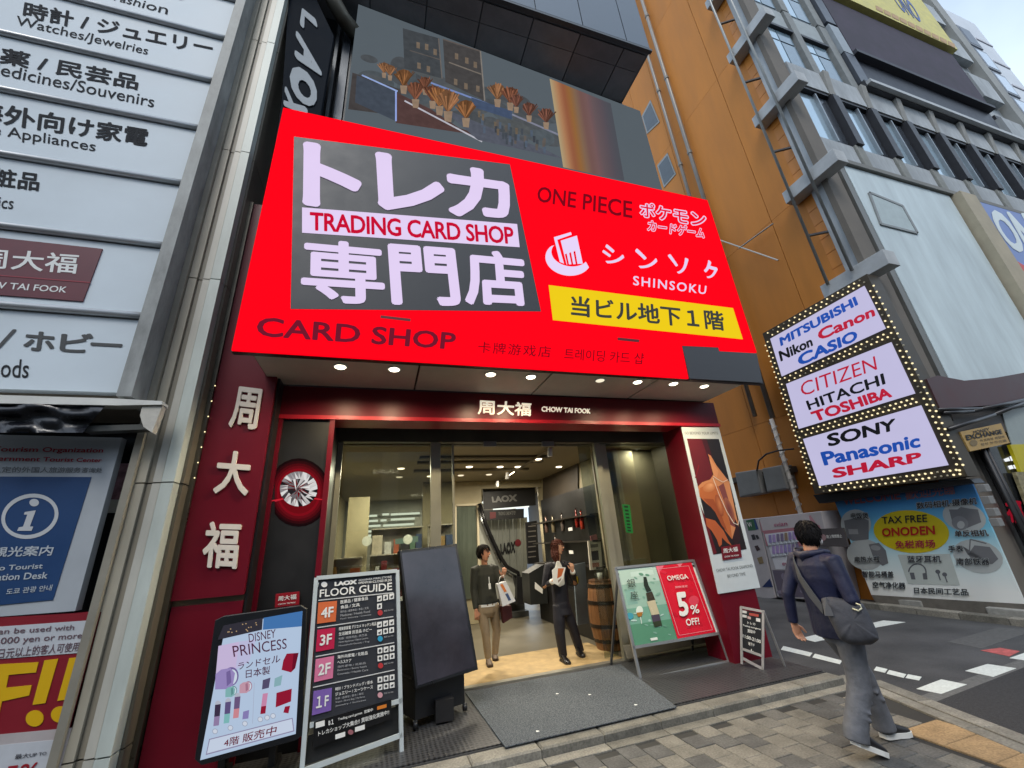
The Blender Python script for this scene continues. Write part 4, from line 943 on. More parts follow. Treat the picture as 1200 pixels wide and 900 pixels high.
# ================================================================== VENDING MACHINES
PVm = PX(9.3)
def vend(name, label, q, hdr, items):
    t = thing(name, label, 'vending machine', PVm.at(*q[3]), 'vending machines against the orange wall')
    b = B(); b.slab(PVm, q, 0, .65); b.make('cabinet', mat((176, 172, 176), .4, .1, .05), t, bevel=.015); return t
v1 = vend('vending_machine', 'white and pink water vending machine behind the walking man', [(889, 607), (962, 599), (984, 706), (911, 700)], None, None)
prints(PVm, [((178, 130, 140), [(890, 611), (950, 604), (962, 622), (893, 624)]), ((186, 180, 184), [(890, 608.5), (947, 601), (951, 617), (894, 622)]), ((168, 112, 124), [(894, 622), (960, 615), (970, 640), (898, 640)]), ((206, 208, 216), [(896, 626), (930, 622), (944, 668), (909, 667)])], v1, .004)
text('evian', PVm, [(907, 613), (922, 611), (923, 616), (907, 617)], mat((170, 90, 120), .5, var=0), v1, .012, .01)
text('evian', PVm, [(916, 658), (930, 657), (931, 662), (917, 663)], mat((170, 90, 120), .5, var=0), v1, .012, .01)
for row, (a, c) in enumerate((((902, 632), (930, 628)), ((906, 645), (934, 642)))):
    for k in range(7):
        p = lerp(a, c, k/6); bt = B(); bt.slab(PVm, [(p[0]-1.5, p[1]-5), (p[0]+1.2, p[1]-5), (p[0]+2.2, p[1]+4), (p[0]-1, p[1]+4)], .02, .015); bt.make('bottle', mat(rn.choice([(150, 140, 190), (170, 150, 200), (130, 120, 150), (150, 130, 110)]), .3), v1)
    p0, p1 = (a[0]-1, a[1]+5), (c[0]+3, c[1]+5)
    for k in range(8): b = B(); q = lerp(p0, p1, k/7); b.slab(PVm, [(q[0]-1.4, q[1]), (q[0]+1.4, q[1]-.4), (q[0]+2, q[1]+2), (q[0]-.9, q[1]+2.4)], .022, .02); b.make('price_button', mat((196, 204, 214), .4), v1)
prints(PVm, [((96, 88, 104), [(905, 668), (946, 669), (958, 700), (913, 699)])]+[((130, 122, 140), ellp((912+rn.uniform(0, 30), 672+rn.uniform(0, 24)), 4, 2, rn.uniform(0, 90))) for k in range(14)], v1, .004, label='mottled grey lower front')
v2 = vend('vending_machine', 'grey vending machine half hidden behind the maroon pillar', [(846, 611), (888, 607), (909, 701), (870, 706)], None, None)
prints(PVm, [((40, 90, 60), [(874, 610), (883, 608), (886, 621), (877, 622)]), ((30, 60, 110), [(883, 608), (885, 608), (889, 620), (886, 621)]), ((40, 38, 44), [(880, 627), (884, 626), (886, 632), (882, 633)]), ((40, 38, 44), [(885, 627), (888, 627), (890, 631), (887, 632)]), ((60, 40, 44), [(884, 640), (888, 639), (891, 644), (887, 646)]), ((130, 112, 80), [(887, 654), (893, 652), (895, 660), (890, 661)]), ((20, 40, 90), [(893, 688), (902, 678), (906, 688)])], v2, .004)
text('W', PVm, [(875, 612), (880, 612), (882, 617), (877, 618)], WHT, v2, .012, .01)
ns = thing('smoking_notice', 'dark grey no smoking notice board beside the walking man', 'sign', PX(9.25).at(975, 640))
b = B(); b.slab(PX(9.25), [(955, 620), (988, 618.5), (994, 641), (960, 640)], 0, .04); b.make('board', mat((78, 74, 76), .5), ns)
b = B(); b.ell(PX(9.25), (964, 630), 4.2, 4, 0, .006); b.make('prohibition_sign', mat((160, 130, 134), .5), ns)
text('路上喫煙禁止', PX(9.25), [(968, 627), (986, 626), (987, 630), (969, 631)], WHT, ns, .006, .01)

# ================================================================== RIGHT STORE FRONT
sf = thing('exchange_shop_front', 'dark glass shop front with brown awning at right edge', 'shop front', (12, 4.4, 0))
b = B(); b.box((10.5, 14.9), (4.43, 4.54), (-.0, 3.3)); b.make('dark_glass', mat((44, 46, 48), .12, .2, .3, 2), sf)
AWN = mat((74, 46, 48), .5, var=.15, scale=2)
b = B(); b.slab(PY(4.3), [(1086, 444), (1099, 440), (1130, 446), (1165, 443), (1210, 435), (1212, 470), (1160, 475), (1102, 479)], 0, .1); b.make('awning', AWN, sf)
for a, c, r_ in (((1100, 480), (1150, 479), .03), ((1150, 479), (1210, 468), .03), ((1106, 484), (1140, 482), .03), ((1140, 482), (1210, 466), .03), ((1112, 503), (1165, 486), .035), ((1165, 486), (1210, 468), .035)):
    b = B(); b.tube(PY(4.27).at(*a), PY(4.27).at(*c), r_); b.make('awning_arm', mat((66, 66, 68), .4, .5), sf, smooth=True)
b = B(); b.slab(PY(4.38), [(1115, 484), (1210, 474), (1215, 505), (1120, 507)], 0, .02); b.make('fascia', mat((88, 84, 82), .6, var=.1), sf)
b = B(); b.slab(PY(4.36), [(1174, 482), (1212, 475), (1222, 520), (1186, 521)], 0, .015); b.make('lit_soffit', mat((140, 150, 148), .4, var=.1), sf)
b = B(); b.slab(PY(4.34), [(1184, 521), (1215, 520), (1222, 552), (1197, 553)], 0, .05); b.make('yellow_panel', mat((190, 176, 14), .5), sf)
b = B(); b.slab(PY(4.34), [(1190, 553), (1215, 553), (1236, 610), (1212, 610)], 0, .05); b.make('mottled_panel', mat((140, 130, 96), .5, var=.5, scale=12), sf)
for q in ([(1177, 538), (1182, 536), (1184, 540), (1179, 541)], [(1184, 535), (1189, 533), (1192, 539), (1186, 540)], [(1182, 546), (1186, 545), (1188, 549), (1184, 550)], [(1188, 545), (1192, 544), (1194, 549), (1190, 549)]):
    b = B(); b.slab(PY(4.42), q, .004, .01); b.make('lamp_panel', led((230, 234, 236), 1.2), sf)
text('福', PY(4.42), [(1176, 584), (1196, 586), (1202, 614), (1182, 612)], led((150, 20, 40), .8), sf, .004, .03)
for x in (10.34, 10.46):
    b = B(); b.tube((x-.1, 4.36, .1), (x-.1, 4.36, 2.95), .035); b.make('down_pipe', mat((52, 52, 54), .5, .3), sf, smooth=True)
for p in ((1153, 572), (1158, 586), (1164, 600), (1168, 612)):
    c = PY(4.15).at(*p); b = B(); b.box((c.x-.07, c.x+.07), (4.1, 4.2), (c.z-.06, c.z+.06)); b.make('switch_box', mat((130, 130, 128), .5), sf, bevel=.008)
mxs = thing('money_exchange_sign', 'gold money exchange sign under the brown awning', 'sign', PY(4.29).at(1150, 520))
b = B(); b.slab(PY(4.29), [(1125, 506), (1173, 496), (1183.5, 519), (1137, 529)], 0, .04); b.make('board', mat((176, 144, 84), .5, var=.1), mxs)
text('MONEY', PY(4.29), [(1140, 505), (1159, 501), (1160, 505), (1141, 508.5)], BK, mxs, .005, .015)
text('EXCHANGE', PY(4.29), [(1131, 510), (1173, 503), (1175, 508), (1133, 516)], BK, mxs, .005, .03)
b = B(); b.ell(PY(4.29), (1141, 519), 4.6, 3.8, 0, .005); b.make('coin_print', mat((120, 100, 60), .5), mxs)
text('外貨両替 両替所', PY(4.29), [(1148, 515), (1177, 510), (1178, 513), (1149, 518)], mat((60, 50, 30), .5, var=0), mxs, .005, 0)
text('환전 外币兑换', PY(4.29), [(1149, 519.5), (1179, 514.5), (1180, 517.5), (1150, 522.5)], mat((60, 50, 30), .5, var=0), mxs, .005, 0)

# ================================================================== SHOP INTERIOR
CE = mat((150, 140, 116), .75, var=.05); WAL = mat((168, 158, 128), .6, var=.06)
b = B(); b.box((-1.1, 4.95), (5.94, 14), (-.05, .084)); b.make('shop_floor', mat((104, 98, 84), .35, var=.12, scale=2), kind='structure')
b = B(); b.slab(PZ(.085), [(547, 808), (700, 782), (702, 757), (640, 761), (560, 772), (548, 776)], .004, .004); 
wm = B(); wm.box((.9, 3.35), (5.955, 7.05), (.0845, .092)); wm.make('entrance_mat', mat((166, 142, 100), .6, var=.16, scale=7, bump=.15), None, label='tan wood coloured mat just inside the open glass door', cat='mat')
b = B(); b.box((-1.1, 4.95), (5.97, 14), (3.16, 3.25)); b.make('shop_ceiling', CE, shop)
for y0 in (6.9, 7.35, 8.2):
    b = B(); b.box((.6, 3.0), (y0, y0+.12), (3.12, 3.158)); b.make('ceiling_slot', mat((92, 84, 66), .7), shop)
b = B(); b.box((-1.12, -1.0), (5.96, 14), (.09, 3.15)); b.make('inner_wall', WAL, shop)
b = B(); b.box((3.98, 4.38), (6.41, 10.4), (.09, 3.15)); b.make('inner_wall', WAL, shop)
b = B(); b.box((.95, 2.36), (10.0, 10.12), (.09, 3.15)); b.make('inner_wall', WAL, shop)
b = B(); b.box((2.37, 4.38), (10.02, 10.12), (2.98, 3.15)); b.make('inner_wall', WAL, shop)
b = B(); b.box((3.60, 4.955), (6.5, 6.56), (.09, 3.15)); b.make('inner_panel', mat((150, 142, 118), .5, var=.15, scale=1), shop)
b = B(); b.box((-1.0, 4.38), (13.6, 13.7), (.09, 3.15)); b.make('inner_wall', mat((140, 140, 132), .6), shop)
b = B(); b.box((-.6, -.2), (8.9, 9.0), (.09, 2.75)); b.make('inner_wall', WAL, shop)
PB10 = PY(9.98)
b = B(); b.slab(PB10, [(535, 594), (558, 593), (560, 700), (536, 705)], .01, .03); b.make('glass_display', mat((96, 104, 92), .15, .2, .25, 1.5, stretch=(4, 1, .4)), shop)
for q in (line((534, 592), (560, 591), 2.4), line((534, 592), (534, 705), 2.4), line((560, 591), (562, 700), 2.4)):
    b = B(); b.slab(PB10, q, .03, .05); b.make('display_frame', CREAM, shop)
# name board above the escalator
P104 = PY(10.4)
fe = thing('inner_name_board', 'black hanging name board above the escalator inside the shop', 'sign', P104.at(600, 608))
b = B(); b.slab(P104, [(566, 573), (627, 571), (628, 592), (567, 597)], 0, .05); b.make('board', BLK, fe)
text('LAOX', P104, [(576, 582), (606, 579), (606, 587.5), (577, 589)], mat((120, 120, 118), .4, .3, 0), fe, .01, .045)
b = B(); b.slab(P104, [(567, 598), (614, 596), (614, 607), (568, 610)], 0, .05); b.make('lower_board', BLK, fe)
b = B(); b.slab(P104, [(574, 600), (581, 600), (581, 607), (574, 608)], .006, .004); b.make('red_tag', mat((110, 40, 44), .5), fe)
text('TRADING CARD 4F 3F 2F', P104, [(584, 600), (604, 599), (604, 603), (584, 604)], mat((120, 120, 116), .5, var=0), fe, .006)
for q in (line((566, 590), (573, 584), 4), line((578, 597), (620, 593), 2.6), line((609, 585), (624, 581), 3)):
    b = B(); b.slab(P104, q, -.2, .03); b.make('strip_lamp', led((235, 240, 230), 1.4), fe)
b = B(); P108 = PY(10.9)
flute = thing('fluted_wall', 'white fluted metal wall behind the escalator with black logo letters', 'wall panel', P108.at(600, 690))
for k in range(12):
    u0, u1 = k/12, (k+1)/12; q = [(567, 609), (618, 606), (618, 690), (569, 694)]
    b = B(); b.slab(P108, sub(q, u0+.004, 0, u1-.004, 1), .012*(k % 2), .04); b.make('panel', mat((150, 154, 148), .35, .4, .06), flute)
text('LAOX', P108, [(586, 637), (604, 634), (604, 648), (587, 650)], BLK, flute, .03, .05)
b = B(); b.ell(P108, (607, 636), 3.6, 4.2, 0, .03); b.make('round_emblem', mat((110, 30, 40), .4), flute)
db = thing('directory_column', 'dark inner directory board to the right of the escalator', 'sign', PY(10.2).at(622, 690))
b = B(); b.slab(PY(10.2), [(616, 612), (629, 610), (632, 660), (619, 661)], 0, .06); b.make('board', BLK, db)
for k in range(7): b = B(); b.slab(PY(10.2), line((619, 617+k*6), (628, 616+k*6), 1.2), .006, .004); b.make('print_line', mat((100, 96, 92), .5), db)
# escalator
es = thing('escalator', 'escalator with black handrail rising inside the shop', 'escalator', (2.9, 9.7, .09))
PE = PY(9.9)
pts = [PE.at(*p) for p in ((562, 590), (568, 611), (577, 632), (588, 655), (594, 664), (601, 668), (607, 671), (609, 678), (608, 684))]
b = B(); b.loft(pts, [.045]*9, seg=8); b.make('handrail', mat((20, 20, 22), .3), es, smooth=True)
b = B(); b.loft([p+V((-.04, 0, -.09)) for p in pts[:7]], [.03]*7, seg=6); b.make('steel_rail', STEEL, es, smooth=True)
b = B(); b.slab(PY(9.95), [(562, 600), (572, 632), (588, 662), (600, 674), (606, 700), (580, 702), (562, 640)], -.02, .04); b.make('balustrade', mat((170, 172, 164), .3, .2), es)
b = B(); b.slab(PY(9.8), [(606, 676), (612, 676), (614, 708), (606, 709)], 0, .35); b.make('newel', BLK, es)
for k in range(6):
    b = B(); b.box((2.6-.0*k, 3.4), (10.1+k*.28, 10.38+k*.28), (.09, .2+k*.18)); b.make('step', mat((90, 92, 92), .4, .6), es)
# back counter behind woman
bk = thing('back_counter', 'dark counter with white notice beyond the woman', 'counter', PY(9.0).at(630, 710))
b = B(); b.slab(PY(9.0), [(620, 672), (640, 660), (642, 707), (622, 709)], 0, .5); b.make('cabinet', mat((36, 38, 38), .4), bk)
b = B(); b.slab(PY(9.0), [(627, 682), (636, 690), (636, 696), (627, 690)], .01, .009); b.make('notice', WHT, bk)
# right wall niche and spirits shelf
PW = PX(3.96)
b = B(); b.slab(PW, [(636, 559), (677, 541), (677, 576), (636, 590)], .012, .01); b.make('dark_niche', mat((62, 54, 44), .6, var=.2), shop)
b = B(); b.slab(PW, [(634, 590), (690, 569), (690, 578), (634, 600)], .05, .05); b.make('cream_fascia', mat((176, 162, 118), .6), shop)
sh = thing('spirits_shelf', 'black shelf unit with bottles along the right inner wall', 'shelf', (3.8, 8, .09))
b = B(); b.box((3.74, 3.975), (6.6, 9.6), (.09, 2.6)); b.box((3.5, 3.739), (6.6, 9.6), (.09, .8)); b.make('cabinet', mat((20, 19, 19), .4), sh)
for z in (1.2, 1.62, 2.05): b = B(); b.box((3.45, 3.739), (6.6, 9.6), (z, z+.025)); b.make('shelf_board', mat((36, 32, 28), .4), sh)
bot = [((641, 624), (150, 120, 110), 'small pale bottle leftmost on the upper inner shelf'), ((649, 624), (170, 158, 130), 'tall beige bottle second on the upper inner shelf'), ((660, 622), (130, 120, 116), 'slim grey bottle third on the upper inner shelf'),
       ((677, 618), (170, 40, 30), 'bright red bottle on the upper inner shelf'), ((683, 620), (186, 60, 40), 'orange red bottle beside the bright red one on the inner shelf'), ((652, 648), (120, 110, 100), 'small dark bottle on the lower inner shelf behind the woman')]
for p, c, lb_ in bot:
    base = PX(3.6).at(*p); t = thing('bottle', lb_, 'bottle', base, 'bottles on the black inner shelf')
    B().loft([base, base+V((0, 0, .18)), base+V((0, 0, .24)), base+V((0, 0, .32))], [.04, .04, .014, .013], seg=10).make('glass_body', mat(c, .2), t, smooth=True)
    B().tube(base+V((0, 0, .32)), base+V((0, 0, .35)), .017).make('cap', mat((60, 50, 40), .4), t)
for p, lb_ in (((669, 622), 'small white price card on the upper inner shelf'), ((670, 649), 'white price card on the lower inner shelf')):
    c = PX(3.5).at(*p); b = B(); b.box((c.x-.01, c.x), (c.y-.09, c.y+.09), (c.z, c.z+.06)); b.make('price_card', WHT, None, label=lb_, cat='card')
# barrel
bc = PY(6.55).at(706, 769); bc.z = .092; bc.x = 3.52
ba = thing('barrel', 'wooden display barrel with dark hoops just inside the door', 'barrel', bc)
NS = 18
prof = [(0, .235), (.15, .27), (.32, .295), (.48, .3), (.64, .295), (.8, .27), (.95, .235)]
for k in range(NS):
    a0, a1 = 2*math.pi*(k+.02)/NS, 2*math.pi*(k+.98)/NS; q = B()
    for z, r_ in prof:
        for rr in (r_, r_-.025):
            for a in (a0, a1): q.v.append(bc+V((rr*math.cos(a), rr*math.sin(a), z)))
    for i in range(len(prof)-1):
        o = i*4; q.face((o, o+1, o+5, o+4)); q.face((o+2, o+6, o+7, o+3)); q.face((o, o+4, o+6, o+2)); q.face((o+1, o+3, o+7, o+5))
    q.face((0, 2, 3, 1)); e = (len(prof)-1)*4; q.face((e, e+1, e+3, e+2))
    q.make('stave', mat((122, 82, 46), .5, var=.3, scale=6, obr=.2, stretch=(6, 6, .7)), ba)
for z, r_ in ((.1, .262), (.3, .294), (.62, .299), (.85, .264)):
    q = B(); q.loft([bc+V((0, 0, z)), bc+V((0, 0, z+.05))], [r_+.006, r_+.006], seg=36); q.make('hoop', mat((52, 44, 36), .45, .6), ba)
B().loft([bc+V((0, 0, .92)), bc+V((0, 0, .955))], [.24, .24], seg=24).make('lid', mat((90, 60, 36), .5, var=.2), ba)
c = bc+V((-.08, -.05, .956)); B().loft([c, c+V((0, 0, .1))], [.035, .045], seg=12).make('cup', WHT, None, smooth=True, label='small white cup standing on the barrel lid', cat='cup')
c = bc+V((.06, -.02, .956)); B().loft([c, c+V((0, 0, .12)), c+V((0, 0, .16))], [.03, .03, .012], seg=10).make('small_bottle', mat((90, 84, 70), .2), None, smooth=True, label='small squat bottle standing on the barrel lid', cat='bottle')
ms = thing('notice_frame', 'white framed notice stand above the wooden barrel', 'notice', bc+V((-.05, .1, .956)))
P66 = PY(6.62)
b = B(); b.slab(P66, [(689, 634), (704, 632), (706, 667), (692, 668)], 0, .03); b.make('frame', mat((190, 186, 174), .5), ms)
prints(P66, [((60, 50, 44), [(693, 646), (701, 645), (702, 656), (694, 657)]), ((150, 90, 80), [(694, 660), (702, 659), (702.5, 664), (694.5, 665)]), ((96, 92, 86), [(692, 638), (701, 637), (701, 641), (692, 642)])], ms, .003)
b = B(); b.slab(P66, [(692, 628), (699, 626), (701, 633), (693, 634)], 0, .03); b.make('pink_header', mat((150, 96, 104), .5), ms)
gs_ = thing('gin_board', 'pale blue floor board with yellow round letters behind the woman', 'sign', PY(7.0).at(680, 735))
b = B(); b.slab(PY(7.0), [(672, 662), (686, 659), (690, 730), (677, 733)], 0, .04); b.make('board', mat((100, 112, 122), .4, var=.1), gs_)
b = B(); b.ell(PY(7.0), (673, 680), 5.5, 6.5, 0, .004); b.make('dark_disc', mat((30, 28, 16), .5), gs_)
text('GI', PY(7.0), [(669, 676), (677, 675), (678, 684), (670, 685)], mat((190, 170, 30), .5, var=0), gs_, .008, .04)
# left window display
ct = thing('watch_counter', 'glass display counter of watches behind the left window', 'counter', (0, 8.5, .09))
b = B(); b.box((-.1, .9), (8.2, 8.7), (.09, .85)); b.make('cabinet', mat((120, 116, 100), .4), ct)
b = B(); b.box((-.1, .9), (8.2, 8.7), (.86, 1.35)); b.make('glass_case', glass((.7, .74, .72)), ct)
for k in range(26):
    c = V((-.05+random.random()*.9, 8.25+random.random()*.35, .88+random.choice([0, .16, .32]))); r_ = random.uniform(.02, .045)
    B().box((c.x-r_, c.x+r_), (c.y-.02, c.y+.02), (c.z, c.z+r_*2)).make('watch', mat(random.choice([(190, 180, 150), (120, 110, 90), (60, 70, 66), (200, 204, 200), (90, 80, 50)]), .3, .6, 0), ct)
for i, p in enumerate(((430, 634), (478, 632))):
    c = PY(8.7).at(*p); b = B(); b.loft([c, c+V((0, .03, 0))], [.09, .09], ref=(0, 0, 1), seg=16); b.make('wall_clock', mat((200, 204, 196), .4), None, label=('small round clock left above the watch counter', 'small round clock right above the watch counter')[i], cat='clock', group='round clocks behind the left window')
shs = thing('poster_strip', 'pale green strip sign between the two small clocks', 'sign', PY(8.75).at(465, 636))
b = B(); b.slab(PY(8.75), [(463, 632), (490, 628), (490, 635), (463, 638)], 0, .02); b.make('strip', led((170, 196, 170), .6), shs)
# tube lamps in the far shop area
tl_ = [((426, 605), (442, 604)), ((448, 603), (456, 603)), ((458, 603), (492, 601)), ((426, 611), (443, 610)), ((446, 610), (453, 609)), ((458, 609), (486, 607)), ((426, 617), (446, 616)), ((449, 616), (485, 613)), ((428, 623), (480, 619)), ((428, 628), (474, 625))]
wr = ['first', 'second', 'third', 'fourth', 'fifth', 'sixth', 'seventh', 'eighth', 'ninth', 'tenth']
for i, (a, c) in enumerate(tl_):
    P_ = PZ(3.0, -1); pa, pc = P_.at(*a), P_.at(*c)
    if pa.y > 13.5: s_ = 13.4/pa.y; 
    k_ = PY(min(13.4, pa.y)); pa, pc = k_.at(*a), k_.at(*c); pa.z = min(pa.z, 3.1); pc.z = pa.z
    b = B(); b.tube(pa, pc, .03, 8); b.make('tube_lamp', led((236, 240, 224), 1.5), None, label='%s ceiling tube lamp from the top seen through the left window' % wr[i], cat='tube lamp', group='tube lamps behind the left window')
# ceiling downlights inside
ind = [(550, 547), (586, 547), (607, 547), (614, 550), (540, 557), (573, 556), (631, 538), (655, 547), (470, 549), (468, 559), (504, 558)]
for i, p in enumerate(ind):
    c = PZ(3.158, -1).at(*p); t = thing('ceiling_spot', 'recessed ceiling spot %s inside the shop' % ['left of the door centre', 'in the middle of the row', 'right in the row', 'just right of the row', 'dim one far left', 'dim one beside it', 'high near the sensor', 'near the right inner wall', 'bright one behind left window', 'dim one behind left window', 'near the left door post'][i], 'spotlight', c, 'recessed spots in the shop ceiling')
    B().loft([c, c-V((0, 0, .012))], [.07, .06], seg=14).make('lens', led((255, 236, 200), 4 if i not in (4, 5, 9) else 1.2), t)
for i, p in enumerate(((595, 556), (583, 566), (645, 528))):
    c = PZ(3.0, -1).at(*p); t = thing('track_spot', ['white track spotlight pointing down left of the rail end', 'white track spotlight further back on the rail', 'white track spotlight nearest the door sensor'][i], 'spotlight', c, 'white track spotlights')
    B().loft([c+V((0, 0, .04)), c-V((.02, 0, .09))], [.035, .04], seg=12).make('housing', WHT, t, smooth=True)
b = B(); b.bar(PZ(3.1, -1).at(580, 568), PZ(3.1, -1).at(650, 522), .03, .03); b.make('track_rail', mat((110, 100, 80), .5), shop)
for x, y, e in ((1.6, 7.2, 58), (2.9, 8.6, 50), (.1, 8.0, 56), (3.2, 11.5, 80), (1.0, 12, 66)):
    li = bpy.data.lights.new('shop_lamp', 'AREA'); li.energy = e; li.size = .5; li.color = (1, .9, .72)
    lo = bpy.data.objects.new('shop_lamp', li); COL.objects.link(lo); lo.location = (x, y, 3.1)

li = bpy.data.lights.new('added_panel_fill', 'AREA'); li.energy = 5; li.color = (1, .93, .8); li.size = .14  # added fill light to brighten inner_panel; no fitting hangs here
lo = bpy.data.objects.new('added_panel_fill', li); COL.objects.link(lo); lo.location = (4.4, 6.27, 3.13)
# ================================================================== FREE-STANDING SIGNS
# --- pink princess display (floor standing light box)
PD1 = PL((-.6, 4.5, 1.3), 1, 1)
ds = thing('backpack_display', 'black framed digital display advertising school backpacks', 'digital signage', (-.93, 4.6, .08))
b = B(); b.slab(PD1, [(252, 727), (262, 722), (352, 709.5), (359, 714), (354, 862), (346, 868), (236, 897), (228, 890)], 0, .07); b.make('frame', mat((26, 28, 32), .3, var=.08), ds, bevel=.004)
SC = [(257, 741), (354.5, 716), (346.5, 860), (234.5, 891)]
b = B(); b.slab(PD1, [(264, 734), (354.5, 716), (346.5, 860), (234.5, 891)], .004, .003); b.make('screen', led((186, 206, 232), .85), ds)
it = [((52, 50, 60), [(262, 733), (308, 724), (307, 738), (255, 750)]), ((70, 120, 180), [(309, 724), (354.5, 716), (353.5, 734), (331, 736), (308, 738)]), ((206, 190, 226), [(256, 757), (280, 752), (276, 785), (252, 800)]), ((196, 196, 230), [(280, 752), (300, 749), (292, 775), (276, 785)])]
for k in range(14): x = 266+rn.uniform(0, 38); it.append(((190, 160, 120), ellp((x, 734-(x-264)*.13+rn.uniform(0, 9)), .8, .7)))
def pack(x, y, s, c, hi):
    it.append((hi, ellp((x+s*.55, y-s*.25), s*.75, s*.95, 12))); it.append(((214, 226, 240), ellp((x+s*.6, y-s*.2), s*.55, s*.78, 12)))
    it.append((c, [(x-s, y+s), (x-s*.95, y-s*.5), (x-s*.4, y-s*.95), (x+s*.5, y-s*1.1), (x+s*.95, y-s*.6), (x+s*.75, y+s*.55), (x+s*.3, y+s*.95)])); it.append((hi, [(x+s*.1, y-s*.7), (x+s*.5, y-s*.9), (x+s*.6, y+s*.3), (x+s*.15, y+s*.7)]))
pack(264, 796, 12, (156, 140, 196), (120, 104, 160)); pack(270, 811, 6, (132, 184, 184), (100, 150, 150)); pack(287, 806, 6.5, (202, 158, 176), (170, 120, 144))
RD2 = (150, 24, 52)
it += [(RD2, [(332, 774), (336, 766), (350, 765), (346, 783), (341, 788), (330, 785)]), ((110, 14, 40), [(344, 766), (350, 765), (346, 783), (342, 786)]), ((86, 80, 112), [(308, 797), (317, 794), (315, 806), (307, 808)]), ((140, 180, 188), [(322, 795), (331, 791), (329, 803), (321, 805)]),
       (RD2, [(324, 812), (342, 807), (341, 822), (323, 829)]), (RD2, [(334, 828), (340, 827), (338, 836), (332, 835)]), ((206, 140, 176), [(308, 813), (314, 812), (312, 827), (306, 828)]), (RD2, [(306, 828), (312, 827), (311, 836), (305, 837)])]
for x, y, c1, c2 in ((255, 832, (62, 50, 74), (150, 130, 170)), (267, 829, (96, 84, 130), (130, 190, 190)), (278, 823, (110, 90, 130), (210, 140, 150))):
    it.append(((186, 190, 206), ellp((x+.5, y-7), 3.4, 4))); it.append((c1, [(x-3, y-6), (x+3.8, y-7), (x+2.6, y+7), (x-4, y+8)])); it.append((c2, [(x-4, y+8), (x+2.6, y+7), (x+1.5, y+18), (x-5, y+19)]))
it.append(((140, 130, 186), [(285, 834), (292, 832), (291, 842), (284, 843)]))
for x, y in ((252, 857), (270, 853), (287, 848), (305, 843), (313, 841), (320, 839)): it.append(((160, 166, 186), ellp((x, y), 3.2, 3.2))); it.append(((214, 222, 236), ellp((x, y), 2.5, 2.5)))
it.append(((150, 146, 176), [(245, 866), (343, 841), (345, 857), (241, 885)])); it.append(((206, 218, 238), [(246, 867), (342, 842.5), (343.6, 856), (242.5, 883)]))
it.append(((170, 176, 200), line((298, 800), (296, 848), .5)))
prints(PD1, it, ds, .008, emit=.85)
PK = mat((92, 40, 72), .5, var=0)
text('DISNEY', PD1, [(291, 743), (323, 737), (323, 747), (292, 753)], PK, ds, .03, .002)
text('PRINCESS', PD1, [(272, 757), (336, 748), (336, 760), (274, 770)], PK, ds, .03, .002)
text('ランドセル', PD1, [(279, 777), (329, 767), (328, 776), (279, 785)], PK, ds, .03, .008)
text('日本製', PD1, [(288, 785), (317, 780), (316, 790), (288, 795)], PK, ds, .03, .008)
text('4階 販売中', PD1, [(263, 866), (325, 849.5), (323, 861), (262, 876)], mat((126, 30, 56), .5, var=0), ds, .03, .01)
b = B(); b.box((-1.22, -.64), (4.66, 4.72), (.3, .34)); b.box((-1.15, -1.09), (4.5, 4.9), (.08, .14)); b.box((-.78, -.72), (4.5, 4.9), (.08, .14)); b.make('stand_base', BLK, ds)
for x in (-1.14, -.78): b = B(); b.box((x, x+.05), (4.64, 4.7), (.1, 1.1)); b.make('leg', BLK, ds)
# little red plate above it
rs = thing('small_red_plate', 'small red plate with white characters on the black pier', 'sign', PY(4.98).at(337, 712))
b = B(); b.slab(PY(4.98), [(323, 696), (351, 693), (350.5, 708.5), (322, 712)], 0, .012); b.make('plate', mat((140, 20, 34), .4), rs)
text('周大福', PY(4.98), [(326, 699), (347.5, 696), (347, 702), (326, 704.5)], WHT, rs, .003, .01)
text('CHOW TAI FOOK', PY(4.98), [(326, 707.5), (346.5, 705), (346.5, 706.5), (326, 709.3)], WHT, rs, .003, .01)
# --- floor guide A-frame
PG1 = PL((.28, 4.58, .08), 12, 6)
fg = thing('floor_guide', 'white framed A board listing floors 4F to 1F', 'signboard', (-.1, 4.75, .08))
WF = mat((196, 206, 210), .35, .2, .05)
FQ = [(369, 678), (467, 668.5), (471.5, 822), (361, 851)]
b = B(); b.slab(PG1, [(372, 680), (465, 671), (469, 819), (364, 847)], -.006, .02); bd_ = b.make('board', mat((50, 52, 58), .35, var=.05), fg)
for a, c in (((371, 677.5), (465, 669)), ((465.5, 668), (470.5, 881)), ((370.5, 677), (353.5, 905)), ((363, 850), (471, 820.5)), ((356, 903), (471, 861))):
    pa, pc = PG1.at(*a), PG1.at(*c); b = B(); b.bar(pa, pc, .034, .03, up=PG1.n); b.make('frame_bar', WF, fg)
for a in ((372, 683), (465, 676)):
    p = PG1.at(*a); b = B(); b.tube(p, V((p.x-.1, p.y+.55, .09)), .014, 8); b.make('rear_leg', WF, fg)
text('FLOOR GUIDE', PG1, [(375, 691), (459.5, 682.5), (459.5, 691.5), (374.5, 700)], WHT, fg, .003, .012)
text('LAOX', PG1, [(392, 682), (418.5, 679), (418, 684.5), (392, 687)], WHT, fg, .003, .06)
text('AKIHABARA MAIN STORE', PG1, [(420, 679), (459, 674.5), (459, 677), (420, 681)], WHT, fg, .003, .01)
text('OPEN9:30-CLOSE19:30', PG1, [(420, 682), (459, 678), (459, 681), (420, 684.5)], WHT, fg, .003, .01)
b = B(); b.ell(PG1, (380, 685), 3.6, 3.2, 0, .003); b.make('emblem_print', WHT, fg)
rows = [(704, 694, 735.5, 723), (738, 725, 769, 755.5), (773, 756, 805, 790), (810, 788, 845, 815)]
